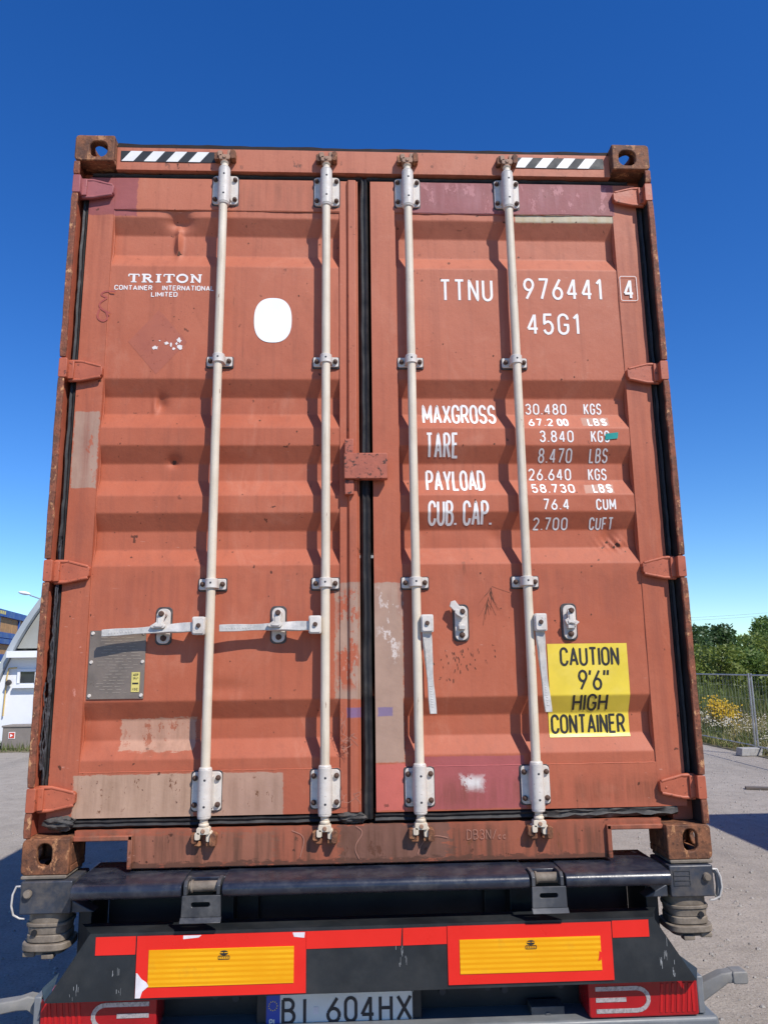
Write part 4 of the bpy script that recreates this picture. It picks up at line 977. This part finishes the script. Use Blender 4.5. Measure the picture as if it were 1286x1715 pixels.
        if sx > 0:
            mb = MB()
            for k in range(4): mb.box(1.062, 1.118, -.0245, -.0222, Z(-.080 + .016 * k), Z(-.078 + .016 * k))
            for xx in (1.060, 1.118): mb.box(xx, xx + .002, -.0245, -.0222, Z(-.080), Z(-.030))
            mb.build('cast_mark', 'chassis_dusty', tl)
            mb = MB(); mb.tube([(1.205, .0, Z(-.03)), (1.226, .0, Z(-.045)), (1.232, .0, Z(-.09)), (1.222, .0, Z(-.13)), (1.206, .0, Z(-.11))], [.006, .009, .012, .010, .006], 8); mb.build('lock_lever', 'grey_rubber', tl)
    # bumper board
    Y = -.100
    mb = MB(); P = [(-1.073, Z(-.363)), (1.081, Z(-.356)), (.948, Z(-.156)), (-.938, Z(-.160))]
    mb.prism(P, 1, Y, Y + .006)
    mb.add([(-.938, Y + .006, Z(-.1605)), (.948, Y + .006, Z(-.1565)), (1.00, Y + .11, Z(-.1565)), (-1.00, Y + .11, Z(-.1605))], [(0, 1, 2, 3)])
    mb.box(-.98, .99, Y + .10, Y + .115, Z(-.33), Z(-.161))
    for sx in (-1, 1):
        a, b = (-1.073, -1.125) if sx < 0 else (1.081, 1.135)
        mb.add([(a, Y + .002, Z(-.360)), (b, Y + .12, Z(-.362)), (sx * 1.085, Y + .16, Z(-.328)), (sx * 1.055, Y + .03, Z(-.328))], [(0, 1, 2, 3)] if sx > 0 else [(3, 2, 1, 0)])
    BP = mb.build('bumper', 'bumper', TR)
    def strip(name, pts, y, th, mats, m=0): 
        return MB().prism([(a, Z(b)) for a, b in pts], 1, y, y + th, m).build(name, mats, BP)
    strip('red_tape', [(-.918, -.225), (-.788, -.225), (-.788, -.170), (-.918, -.170)], Y - .002, .0018, 'red_refl')
    strip('red_tape', [(-.228, -.2235), (.086, -.2215), (.090, -.1685), (-.228, -.1700)], Y - .002, .0018, 'red_refl')
    strip('red_tape', [(.0925, -.2215), (.240, -.2205), (.240, -.1675), (.0935, -.1685)], Y - .002, .0018, 'red_refl')
    strip('red_tape', [(.803, -.2165), (.929, -.216), (.929, -.163), (.803, -.164)], Y - .002, .0018, 'red_refl')
    for x0, x1, z0, z1, d in ((-.783, -.229, -.355, -.170, 0), (.242, .799, -.345, -.166, 1)):
        mb = MB(); mb.box(x0, x1, Y - .0045, Y - .0008, Z(z0), Z(z1), 0)
        mb.box(x0 + .040, x1 - .040, Y - .0065, Y - .0050, Z(z0 + .032), Z(z1 - .042), 1)
        c = x0 + .28 if d else x0 + .285
        n = 14; t = Z(z1 - .056)
        mb.add([(c + .014 * math.cos(6.283 * i / n), Y - .0074, t + .0075 * math.sin(6.283 * i / n)) for i in range(n)], [tuple(range(n))], 2)
        for q in (-.5, .5): ribbon(mb, [(c + q * .016 - .006, t + .001), (c + q * .016 + .006, t + .001)], .0012, flat(Y - .0074), .0006, 1)
        P = rrect(c - .018, c + .018, t - .019, t - .009, .002, 2); ribbon(mb, P + [P[0]], .0010, flat(Y - .0074), .0002, 2)
        for k in range(5): ribbon(mb, [(c - .012 + k * .006, t - .016), (c - .012 + k * .006, t - .012)], .001, flat(Y - .0074), .0002, 2)
        if not d:      # torn lower corner of the film
            rr = random.Random(4)
            P = [(x0 + .002, z0 + .001), (x0 + .018, z0 + .001), (x0 + .024, z0 + .020), (x0 + .044, z0 + .036), (x0 + .036, z0 + .048), (x0 + .020, z0 + .058), (x0 + .006, z0 + .075), (x0 + .002, z0 + .076)]
            mb.add([(a, Y - .0072, Z(b)) for a, b in P], [tuple(range(len(P)))], 3)
            for P in ([(x0 + .15, z1 - .012), (x0 + .20, z1 - .008), (x0 + .21, z1 - .001), (x0 + .15, z1 - .001)], [(x1 - .04, z1 - .014), (x1 - .006, z1 - .018), (x1 - .004, z1 - .001), (x1 - .045, z1 - .001)]):
                mb.add([(a, Y - .0050, Z(b)) for a, b in P], [(0, 1, 2, 3)], 3)
        else:
            P = [(x1 - .052, z0 + .060), (x1 - .041, z0 + .064), (x1 - .039, z0 + .086), (x1 - .046, z0 + .092), (x1 - .048, z0 + .076)]
            mb.add([(a, Y - .0072, Z(b)) for a, b in P], [tuple(range(5))], 0)
        mb.build('reflective_board', ['red_refl', 'yellow_refl', 'black_ink', 'peeled'], BP)
    rr = random.Random(9); mb = MB()                                  # pale scrapes on the board
    for x, z, n in ((-.85, -.29, 4), (-.98, -.335, 7), (-.83, -.335, 3), (.088, -.245, 6), (.090, -.285, 5), (.965, -.305, 6), (.985, -.285, 5), (1.005, -.325, 6)):
        for k in range(n):
            a, b = x + rr.gauss(0, .008), z + rr.gauss(0, .012); ribbon(mb, [(a, Z(b)), (a + rr.gauss(0, .0012), Z(b + rr.uniform(.006, .030)))], rr.uniform(.0003, .0008), flat(Y), .0012)
    mb.build('scrapes', 'scrape', BP, kind='stuff')
    # licence plate
    y = .0; mb = MB(); x0, x1, z0, z1 = -.371, .132, -.505, -.393
    mb.prism(rrect(x0, x1, Z(z0), Z(z1), .006, 3), 1, y, y + .003, 0)
    mb.prism(rrect(x0 + .003, x0 + .050, Z(z0 + .003), Z(z1 - .003), .004, 3), 1, y - .0012, y - .0002, 1)
    P = rrect(x0 + .002, x1 - .002, Z(z0 + .002), Z(z1 - .002), .006, 3); ribbon(mb, P + [P[0]], .0018, flat(y), .0020, 2)
    for t, a, b in (('B', .055, .103), ('I', .128, .139), ('6', .206, .256), ('0', .266, .312), ('4', .322, .372), ('H', .384, .432), ('X', .444, .498)):
        letters(mb, t, x0 + a, x0 + b, Z(z0 + .016), Z(z1 - .014), .0105, flat(y), .0010, 2)
    letters(mb, 'PL', x0 + .014, x0 + .040, Z(z0 + .014), Z(z0 + .036), .0040, flat(y - .0012), .0010, 0)
    for k in range(12): a = 6.283 * k / 12; mb.box(x0 + .0265 + .014 * math.cos(a) - .0015, x0 + .0265 + .014 * math.cos(a) + .0015, y - .0022, y - .0014, Z(z0 + .075 + .014 * math.sin(a)) - .0015, Z(z0 + .075 + .014 * math.sin(a)) + .0015, 3)
    mb.prism(rrect(x0 + .163, x0 + .180, Z(z0 + .045), Z(z0 + .068), .003, 2), 1, y - .0015, y - .0004, 4)
    mb.build('license_plate', ['plate_white', 'plate_blue', 'plate_char', 'yellow', 'peeled'], TR)
    MB().box(-.40, .16, y + .004, y + .03, Z(-.56), Z(-.380)).build('plate_holder', 'chassis', TR, .003)
    MB().box(-.74, .745, .08, .11, Z(-.60), Z(-.385)).build('lamp_panel', 'chassis', TR, .003)
    for x, z in ((.40, -.42), (.46, -.43), (.60, -.41), (.66, -.42), (.24, -.43), (-.55, -.42), (-.48, -.43)): MB().cyl((x, .08, Z(z)), (x, .070, Z(z)), .012, n=10).build('panel_bolt', 'bolt_dark', TR)
    mb = MB(); mb.box(.535, .650, -.005, .06, Z(-.54), Z(-.458)); mb.cyl((.592, -.0052, Z(-.485)), (.592, -.009, Z(-.485)), .010, n=12); mb.build('mount_bracket', 'chassis_dusty', TR, .003)
    # tail lights
    for sx in (-1, 1):
        X = lambda d: sx * d
        mb = MB(); a, b = sorted((X(.722), X(1.099)))
        mb.prism(rrect(a, b, Z(-.480), Z(-.366), .010, 4), 1, -.055, .07)
        tl = mb.build('tail_light', 'lens', TR, .005, 3)
        ya = -.0565; mb = MB()
        def seg(pts, hw): 
            ribbon(mb, dens([(X(p), Z(q)) for p, q in pts], .006), hw, flat(ya), 0)
        zc = -.424                      # U of the light guide, open towards the middle of the trailer
        seg([(.746, zc + .034), (.886, zc + .034)] + A(.886, zc, .041, .034, 90, -90) + [(.746, zc - .034)], .0068)
        seg([(.746, zc), (.850, zc)], .0068)
        mb.build('light_guide', 'light_guide', tl)
        for k in range(7):                # moulded prisms at the outer end of the lens
            a, b = sorted((X(.962 + .019 * k), X(.972 + .019 * k))); MB().prism([(a, Z(-.468)), (b, Z(-.468)), (b + sx * .010, Z(-.378)), (a + sx * .010, Z(-.378))] if k < 6 else [(a, Z(-.468)), (b, Z(-.468)), (b, Z(-.378)), (a, Z(-.378))], 1, -.0572, -.054).build('lens_prism', 'lens_bright', tl, .0008, 1)
        # housing end and lower rail
        a, b = sorted((X(1.1015), X(1.125))); mb = MB().box(a, b, -.045, .08, Z(-.480), Z(-.364)); mb.build('lamp_housing', 'steel_grey', TR, .004)
        # rubber marker arm
        mb = MB()
        if sx > 0: pts = [(1.118, .03, -.455), (1.140, .02, -.432), (1.205, .00, -.388), (1.222, .00, -.382), (1.245, .0, -.380), (1.286, .0, -.380)]
        else: pts = [(-1.105, .03, -.440), (-1.125, .02, -.415), (-1.158, .01, -.395), (-1.190, .00, -.397), (-1.26, -.01, -.404), (-1.33, -.02, -.410)]
        ws = [.030, .030, .022, .017, .019, .018]; vs = []
        for p, wd in zip(pts, ws): vs += [(p[0], p[1] - .022, Z(p[2] - wd)), (p[0], p[1] - .026, Z(p[2])), (p[0], p[1] - .022, Z(p[2] + wd)), (p[0], p[1] + .022, Z(p[2] + wd)), (p[0], p[1] + .022, Z(p[2] - wd))]
        n = len(pts); fs = [(5 * i + k, 5 * i + 5 + k, 5 * i + 5 + (k + 1) % 5, 5 * i + (k + 1) % 5) for i in range(n - 1) for k in range(5)] + [(0, 1, 2, 3, 4), tuple(5 * (n - 1) + k for k in (4, 3, 2, 1, 0))]
        mb.add(vs, fs if sx > 0 else [f[::-1] for f in fs])
        if sx > 0: mb.prism(rrect(1.238, 1.292, Z(-.400), Z(-.360), .008, 3), 1, -.030, .026)
        mb.build('marker_arm', 'grey_rubber', TR, .004)
    mb = MB(); mb.prism([(-.06, Z(-.484)), (.10, Z(-.484)), (.10, Z(-.60)), (-.06, Z(-.60))], 0, -1.165, 1.165); mb.build('underrun_bar', 'steel_grey', TR, .012, 3)
    for sx in (-1, 1):
        a, b = sorted((sx * .50, sx * .58)); MB().box(a, b, .11, .24, Z(-.62), Z(-.10)).build('hanger', 'chassis', TR, .003)
    # running gear
    mb = MB(); prof_ = [(.28, -.15), (.33, -.185), (.47, -.19), (.52, -.16), (.525, 0), (.52, .16), (.47, .19), (.33, .185), (.28, .15)]
    def lathe(mb, pf, m, n=36): 
        k = len(pf); mb.add([(t, r * math.cos(6.28319 * i / n), r * math.sin(6.28319 * i / n)) for i in range(n) for r, t in pf], [(i * k + j, i * k + j + 1, ((i + 1) % n) * k + j + 1, ((i + 1) % n) * k + j) for i in range(n) for j in range(k - 1)], m)
    tm = MB(); lathe(tm, prof_, 0); rm = MB(); lathe(rm, [(.285, -.15), (.27, -.10), (.17, -.03), (.12, -.06), (.02, -.06)], 0); lathe(rm, [(.285, .15), (.27, .10), (.17, .03), (.12, .06), (.02, .06)], 0)
    first = None
    for y in (2.6, 3.95, 5.3):
        MB().cyl((-.95, y, .525), (.95, y, .525), .07, n=16).build('axle', 'chassis', TR)
        for sx in (-1, 1):
            if first is None:
                wv = tm.build('wheel', 'tyre', TR); rv = rm.build('rim', 'steel_grey', wv); first = (wv, rv); wv.location = (sx * 1.02, y, .525)
            else: wv = copy(first[0], TR, (sx * 1.02, y, .525)); copy(first[1], wv)
    for sx in (-1, 1):
        a, b = sorted((sx * .55, sx * .67)); MB().box(a, b, 9.3, 9.42, .06, Z(-.3)).box(a - .06, b + .06, 9.22, 9.5, .0, .06).build('landing_leg', 'chassis', TR, .004)
M['chassis_shiny'] = worn('black_gloss_beam', (.016, .020, .034), .30, .25, 0, nsc=9, bump=.25, dust=.5, dust_col=(.10, .10, .105), chip=.07, chip_col=(.30, .29, .27))
M['scrape'] = worn('pale_scrape', (.30, .31, .31), .6, .2, 0)
trailer()

# ------------------------------------------------------------------ left background: hall, rack, lamp
def hall():
    HY = 15.8
    HL = empty('hall', (0, HY, 0), 'white arched hall with grey gable and small window behind the container', 'building')
    cx, cz, r = -1.155, -.88, 7.47
    def arc(rr, n=60):
        a0 = math.asin(min(1, -cz / rr)); return [(cx + rr * math.cos(a), cz + rr * math.sin(a)) for a in [a0 + (math.pi - 2 * a0) * i / n for i in range(n + 1)]]
    P = arc(r - .05, 120)
    up = [(x, z) for x, z in P if z > 2.16]
    MB().prism(up, 1, .05, .25).build('gable', 'grey_gable', HL)
    MB().prism([q for q in P if q[1] < 2.15 and q[0] > 0] + [q for q in P if q[1] < 2.15 and q[0] < 0], 1, .0, .25).build('wall', 'white_wall', HL)
    mb = MB(); I, O = arc(r - .03), arc(r + .10); n = len(I)
    for ya, yb in ((-.10, .05),):
        vs = [(x, ya, z) for x, z in I] + [(x, ya, z) for x, z in O] + [(x, yb, z) for x, z in I] + [(x, yb, z) for x, z in O]
        mb.add(vs, [q for i in range(n - 1) for q in ((i, i + 1, n + i + 1, n + i), (n + i, n + i + 1, 3 * n + i + 1, 3 * n + i), (2 * n + i, 2 * n + i + 1, i + 1, i))])
    mb.build('arch_rim', 'arch', HL)
    mb = MB(); vs = [(x, .251, z) for x, z in O] + [(x, 35, z) for x, z in O]; mb.add(vs, [(i, i + 1, n + i + 1, n + i) for i in range(n - 1)]); mb.build('roof', 'arch', HL)
    MB().box(-7.98, 5.6, -.30, -.002, 2.02, 2.17).build('ledge', 'white_wall', HL)
    wd = MB().box(-7.74, -6.6, -.012, -.002, 1.44, 1.70).build('window', 'window_dark', HL)
    MB().box(-7.80, -6.55, -.05, -.013, 1.70, 1.76).box(-7.80, -7.742, -.05, -.013, 1.44, 1.699).box(-7.40, -7.37, -.045, -.013, 1.44, 1.699).build('frame', 'white_wall', wd)
    MB().box(-7.86, -6.5, -.12, -.003, 1.33, 1.41).build('sill', 'white_wall', HL)
    mb = MB(); mb.tube([(-8.05, -.05, .70), (-8.03, -.05, 1.60), (-8.0, -.05, 1.78), (-7.82, -.05, 1.79)], .016, 8); mb.build('pipe', 'yellow_pipe', HL)
    mb = MB(); mb.cyl((-7.98, -.003, 1.46), (-7.98, -.08, 1.46), .04, n=12); mb.cyl((-7.96, -.08, 1.46), (-7.96, -.16, 1.44), .065, .055, 16); mb.build('wall_lamp', 'backing', HL)
    for k in range(6): MB().box(-6.9 + 2.0 * k, -6.87 + 2.0 * k, .044, .0498, 2.2, 3.6).build('gable_seam', 'arch', HL)
    cb = empty('utility_cabinet', (-7.45, 15.2, 0), 'squat grey brown cabinet with red square sign by white wall', 'cabinet')
    MB().box(-.24, .5, -.25, .25, .05, .50).build('body', 'brown_box', cb, .01); MB().box(-.26, .52, -.27, .27, .50, .54).build('lid', 'brown_box', cb, .01)
    mb = MB(); mb.box(-.10, .04, -.258, -.2515, .26, .40, 1); mb.box(-.088, .028, -.262, -.2585, .272, .388, 0); mb.add([(-.06, -.264, .295), (.0, -.264, .33), (-.06, -.264, .365)], [(0, 1, 2)], 1); mb.build('sign', ['red_sign', 'white'], cb)
    MB().box(-.22, .45, -.2, .2, .0, .05).build('base', 'concrete', cb)
    mb = MB(); rr = random.Random(8)
    for k in range(3500):
        x, y = rr.uniform(-11, -5), rr.uniform(14.65, 15.78); h = rr.uniform(.05, .24); a = rr.uniform(0, 6.3); w = .012
        dx, dy = math.cos(a) * w, math.sin(a) * w; lx, ly = rr.gauss(0, .05), rr.gauss(0, .05)
        mb.add([(x - dx, y - dy, .02), (x + dx, y + dy, .02), (x + lx, y + ly, h)], [(0, 1, 2)])
    mb.build('grass', 'grass_green', None, kind='stuff', label='short green grass along the foot of white hall wall', category='grass')
    # rack of blue beams and boards
    RK = empty('blue_rack', (-14.2, 31, 0), 'tall blue steel frame filled with brown boards beyond the hall', 'rack')
    RK.rotation_euler.z = R(8.6)
    for a, b in ((2.10, 2.39), (2.79, 3.00), (3.02, 3.24), (3.84, 4.12)): MB().box(-.10, .12, -9, 12, a, b).build('beam', 'blue', RK, .01)
    for a, b in ((2.395, 2.785), (3.245, 3.835)):
        for k in range(8): MB().box(-.02, .02, -9 + 2.62 * k, -9 + 2.62 * k + 2.58, a, b).build('board', 'osb', RK)
    for k in range(8): MB().box(.03, .09, -9 + 2.9 * k, -8.9 + 2.9 * k, 0, 3.84).build('post', 'blue', RK)
    mb = MB()
    for k in range(5): mb.box(.1205, .124, -3.9 + .28 * k, -3.7 + .28 * k, 3.93, 4.06)
    mb.build('yellow_marking', 'yellow', RK)
    LP = empty('street_lamp', (-10.0, 26, 0), 'street lamp with a white head on a thin grey arm', 'street lamp')
    mb = MB(); mb.tube([(0, 0, 0), (0, 0, 3.4), (-.1, 0, 3.72), (-.5, 0, 4.00), (-1.2, 0, 4.24), (-1.82, 0, 4.46)], [.08, .06, .05, .03, .022, .022], 10); mb.build('pole', 'fence', LP)
    mb = MB(); mb.grid(lambda u, v: (-2.02 + .22 * math.cos(math.pi * v) * -1, .09 * math.sin(math.pi * v) * math.cos(6.283 * u), 4.54 + .07 * math.sin(math.pi * v) * math.sin(6.283 * u) - .10 * (v - .5)), 14, 12); mb.build('lamp_head', 'white_wall', LP)
hall()

# ------------------------------------------------------------------ right background: fence, weeds, trees, lines
FH = 1.46
def mesh_fence(x0, y0, x1, y1, lab):
    F = empty('mesh_fence', (x0, y0, 0), lab, 'fence', 'mesh fence panels along the yard edge')
    L = math.hypot(x1 - x0, y1 - y0); F.rotation_euler.z = math.atan2(y1 - y0, x1 - x0)
    for x in (.03, L - .03): MB().cyl((x, 0, .03), (x, 0, FH + .03), .018, n=10).build('post', 'fence', F)
    for z in (.16, FH): MB().cyl((.05, 0, z), (L - .05, 0, z), .014, n=10).build('rail', 'fence', F)
    mb = MB(); k = .10
    while k < L - .06:
        mb.box(k - .0007, k + .0007, -.0007, .0007, .16, FH); k += .13
    z = .30
    while z < FH - .04: mb.box(.04, L - .04, .0010, .0028, z - .0009, z + .0009); z += .24
    mb.build('wire_mesh', 'fence', F, kind='stuff')
    return F
mesh_fence(7.50, 11.74, 7.56, 15.2, 'mesh fence panel running back from the bare concrete block past white flowers')
mesh_fence(7.57, 15.26, 7.70, 18.7, 'farther mesh fence panel half hidden by container edge')
mesh_fence(7.38, 8.30, 7.49, 11.68, 'mesh fence panel on the plank side of the bare concrete block')
for y, x, lab in ((11.66, 7.46, 'grey concrete block at the foot of mesh fence post by the planks'), (15.23, 7.55, 'grey concrete block among weeds at the foot of farther fence post')):
    b = MB(); b.prism([(-.36, 0), (.36, 0), (.33, .14), (-.33, .14)], 1, -.115, .115); o = b.build('concrete_block', 'concrete', None, .012, label=lab, category='concrete block', group='concrete blocks under the fence posts')
    o.location = (x, y, .004)
pk = MB().box(-.45, .45, -.06, .06, 0, .03).build('plank', 'plank', None, .004, label='dark weathered plank lying on the pale gravel', category='plank'); pk.location = (5.72, 7.75, .004); pk.rotation_euler.z = R(-20)
pk = MB().box(-.30, .30, -.05, .05, 0, .03).build('plank', 'plank', None, .004, label='short dark plank end beside the concrete fence block', category='plank'); pk.location = (7.15, 10.4, .004); pk.rotation_euler.z = R(60)

def leaf_crown(mb, rr, lumps, n, size, mats=1):
    tot = sum(l[3] ** 2 for l in lumps)
    for (cx, cy, cz, r) in lumps:
        for k in range(int(n * r * r / tot)):
            th = rr.uniform(0, 6.283); c = rr.uniform(-1, 1); q = r * rr.uniform(.55, 1.08) ** .6; s = math.sqrt(1 - c * c)
            p = Vector((cx + q * s * math.cos(th), cy + q * s * math.sin(th), cz + q * c * .85))
            a = Vector((rr.gauss(0, 1), rr.gauss(0, 1), rr.gauss(0, .6))).normalized(); b = a.orthogonal().normalized()
            b = (b * math.cos(th * 3) + a.cross(b) * math.sin(th * 3)); L = size * rr.uniform(.6, 1.4)
            mb.add([p, p + a * L * .5 + b * L * .28, p + a * L, p + a * L * .5 - b * L * .28], [(0, 1, 2, 3)], rr.randrange(mats) if mats > 1 else 0)
def tree(name, loc, h, rad, mat, lab, cat, seed, n=4200, size=.17, bush=False, group=None):
    T = empty(name, loc, lab, cat, group); rr = random.Random(seed)
    lumps = []; tb = MB(); base = .12 * h if bush else .28 * h
    tb.tube([(0, 0, -.1), (.04 * h * rr.uniform(-1, 1), .03 * h, .4 * h), (.02, .05, .85 * h)], [.035 * h * .6, .022 * h * .7, .006 * h], 8)
    for k in range(16):
        a = rr.uniform(0, 6.283); zz = base + (h - base) * rr.uniform(.08, .95); t = (zz - base) / (h - base)
        q = rad * (.95 - .55 * t ** 1.6) * rr.uniform(.35, .95); r = rad * rr.uniform(.26, .44) * (1 - .35 * t)
        c = (q * math.cos(a), q * math.sin(a), min(zz, h - r * .6)); lumps.append((*c, r))
        tb.tube([(0, 0, max(.1, zz * .55)), (c[0] * .5, c[1] * .5, zz * .8), c], [.012 * h, .008 * h, .003 * h], 6)
    lumps.append((0, 0, base + (h - base) * .45, rad * .55))
    tb.build('trunk', 'bark', T)
    mb = MB(); leaf_crown(mb, rr, lumps, n, size); mb.build('crown', mat, T)
    return T
# far tree line, then bushes closer to the fence
ft = [(20.0, 42, 3.8, 2.1, 'leaf_b'), (22.3, 44, 3.9, 2.2, 'leaf_b'), (25.0, 43, 4.3, 2.3, 'leaf_a'), (27.5, 46, 4.9, 2.7, 'leaf_b'), (17.5, 45, 3.8, 2.1, 'leaf_b'), (29.5, 41, 4.6, 2.6, 'leaf_a'), (15.0, 48, 4.0, 2.3, 'leaf_a'), (33.0, 45, 5.0, 2.7, 'leaf_b')]
for i, (x, y, h, r, m) in enumerate(ft): tree('tree', (x, y, 0), h, r, m, 'dark green leafy tree in the tree line' if m == 'leaf_b' else 'mid green leafy tree in the tree line between darker trees', 'tree', 20 + i, 4600, .20, group='dark trees of the tree line' if m == 'leaf_b' else 'mid green trees of the tree line')
fb = [(11.6, 21.5, 2.2, 1.5, 'leaf_c'), (13.6, 23.5, 2.4, 1.6, 'leaf_a'), (15.8, 25.5, 2.7, 1.8, 'leaf_c'), (10.6, 25, 2.3, 1.5, 'leaf_a'), (17.6, 29.5, 3.0, 2.0, 'leaf_a'), (13.2, 29, 2.6, 1.9, 'leaf_c'), (15.4, 33, 2.9, 2.0, 'leaf_b'), (14.2, 20.0, 2.5, 1.4, 'leaf_a'), (12.4, 18.6, 1.9, 1.2, 'leaf_c')]
BL = {'leaf_a': 'mid green', 'leaf_b': 'dark green', 'leaf_c': 'yellowish green'}
for i, (x, y, h, r, m) in enumerate(fb): tree('bush', (x, y, 0), h, r, m, 'dense %s bush growing between fence and tree line' % BL[m], 'bush', 60 + i, 5600, .12, True, group='%s bushes beyond the fence' % BL[m])

def weeds():
    rr = random.Random(11); mb = MB()
    def blade(mb, x, y, h, w, lean, m):
        a = rr.uniform(0, 6.3); dx, dy = math.cos(a) * w, math.sin(a) * w; lx, ly = rr.gauss(0, lean), rr.gauss(0, lean)
        mb.add([(x - dx, y - dy, .02), (x + dx, y + dy, .02), (x + lx * .4 + dx * .7, y + ly * .4 + dy * .7, h * .6), (x + lx * .4 - dx * .7, y + ly * .4 - dy * .7, h * .6), (x + lx, y + ly, h)], [(0, 1, 2, 3), (3, 2, 4)], m)
    for k in range(26000):
        y = 8.8 + 18 * rr.random() ** 1.3; x = 7.85 + rr.random() ** 1.2 * (2.3 + (y - 8.5) * .36)
        far = min(1, (x - 7.8) / 1.6); n = fbm(x * .6, y * .5, 0, 2)
        h = (.22 + .55 * far) * rr.uniform(.5, 1.25) * (1 + .5 * n); gr = n > .05
        if x > 9.3 and rr.random() < .55: h *= 1.35; gr = True
        blade(mb, x, y, max(.08, h), rr.uniform(.006, .014), .14, 1 if gr else 0)
    for k in range(2500):
        y = rr.uniform(8.6, 20); x = 7.5 + abs(rr.gauss(0, .25)); blade(mb, x, y, rr.uniform(.05, .3), .01, .08, rr.randrange(2))
    mb.build('weeds', ['grass', 'grass_green'], None, kind='stuff', label='tall dry grass and green weeds behind the mesh fence', category='weeds')
    fm = MB()
    for k in range(120):
        y = rr.uniform(11.2, 17); x = 7.9 + rr.random() * (.9 + (y - 11) * .10); z = rr.uniform(.18, .55)
        fm.tube([(x, y, .05), (x + .02, y, z)], .004, 4, 1)
        for q in range(9):
            p = Vector((x + rr.gauss(0, .06), y + rr.gauss(0, .06), z + rr.gauss(0, .035))); r = rr.uniform(.010, .022)
            fm.add([p + Vector((r, 0, 0)), p + Vector((0, r, .006)), p + Vector((-r, 0, 0)), p + Vector((0, -r, -.006)), p + Vector((0, 0, r))], [(0, 1, 4), (1, 2, 4), (2, 3, 4), (3, 0, 4)], 0)
    fm.build('wild_flowers', ['flower', 'grass_green'], None, kind='stuff', label='small white wild flowers scattered in the grass behind fence', category='flowers')
    for i, (x, y, h) in enumerate(((8.30, 14.9, .80), (8.50, 15.1, .90), (8.68, 15.0, .74), (8.42, 15.4, .84), (8.9, 15.6, .70), (9.9, 14.4, .80), (8.40, 14.6, .60))):
        T = empty('goldenrod', (x, y, .05), 'yellow flowering goldenrod plant in the weeds behind fence', 'plant', 'goldenrod plants behind the fence'); sm = MB(); bm = MB()
        for k in range(11):
            a = rr.uniform(0, 6.3); q = rr.uniform(.02, .15); hh = h * rr.uniform(.7, 1.0); e = Vector((q * math.cos(a) * 1.4, q * math.sin(a) * 1.4, hh)); s = Vector((q * .4 * math.cos(a), q * .4 * math.sin(a), 0))
            sm.tube([s, (s + e) / 2 + Vector((0, 0, .05)), e], .005, 4)
            for t in range(9):
                p = s.lerp(e, t / 11); d = Vector((rr.gauss(0, 1), rr.gauss(0, 1), .3)).normalized() * .09; o = Vector((-d.y, d.x, 0)) * .12
                sm.add([p, p + d * .5 + o, p + d, p + d * .5 - o], [(0, 1, 2, 3)])
            for t in range(15):
                p = e + Vector((rr.gauss(0, .045), rr.gauss(0, .045), rr.uniform(-.20, .06))); d = Vector((rr.gauss(0, 1), rr.gauss(0, 1), rr.gauss(0, 1))).normalized() * .03; o = d.orthogonal() * .5
                bm.add([p, p + d + o, p + d * 2, p + d - o], [(0, 1, 2, 3)])
        sm.build('stems', 'grass_green', T); bm.build('blooms', 'goldenrod', T, kind='stuff')
weeds()
def lines():
    for z in (5.30, 5.08):
        mb = MB(); mb.tube([(-16 + 76 * t / 30, 60, z + .0028 * (-38 + 76 * t / 30) ** 2) for t in range(31)], .009, 5)
        mb.build('power_line', 'backing', None, label='thin dark power line crossing the sky above the trees', category='power line', group='overhead power lines')
    for x in (-16, 60):
        P = empty('power_pole', (x, 60, 0), 'wooden pole carrying the overhead power lines', 'pole', 'power poles'); MB().cyl((0, 0, 0), (0, 0, 9.6), .16, .11, 12).build('shaft', 'bark', P); MB().box(-.06, .06, -.9, .9, 9.0, 9.12).build('crossarm', 'bark', P)
lines()
# parked trailer to the right, whose shadow lies across the yard
def neighbour():
    B = empty('box_trailer', (7.12, -.97, 0), 'dark green box trailer parked parallel to the container', 'trailer')
    MB().box(-1.25, 1.25, -9.6, 4.15, 1.05, 4.0).build('body', 'dark_body', B, .03); MB().box(-.5, .5, -9.4, 4.0, .75, 1.05).build('frame', 'chassis', B)
    MB().box(-1.2, 1.2, 4.0, 4.1, .45, .62).build('bumper', 'chassis', B)
    for y in (2.6, 1.3, 0, -8.6):
        for sx in (-1, 1): MB().cyl((sx * 1.2, y, .5), (sx * .85, y, .5), .5, n=28).build('wheel', 'tyre', B)
neighbour()
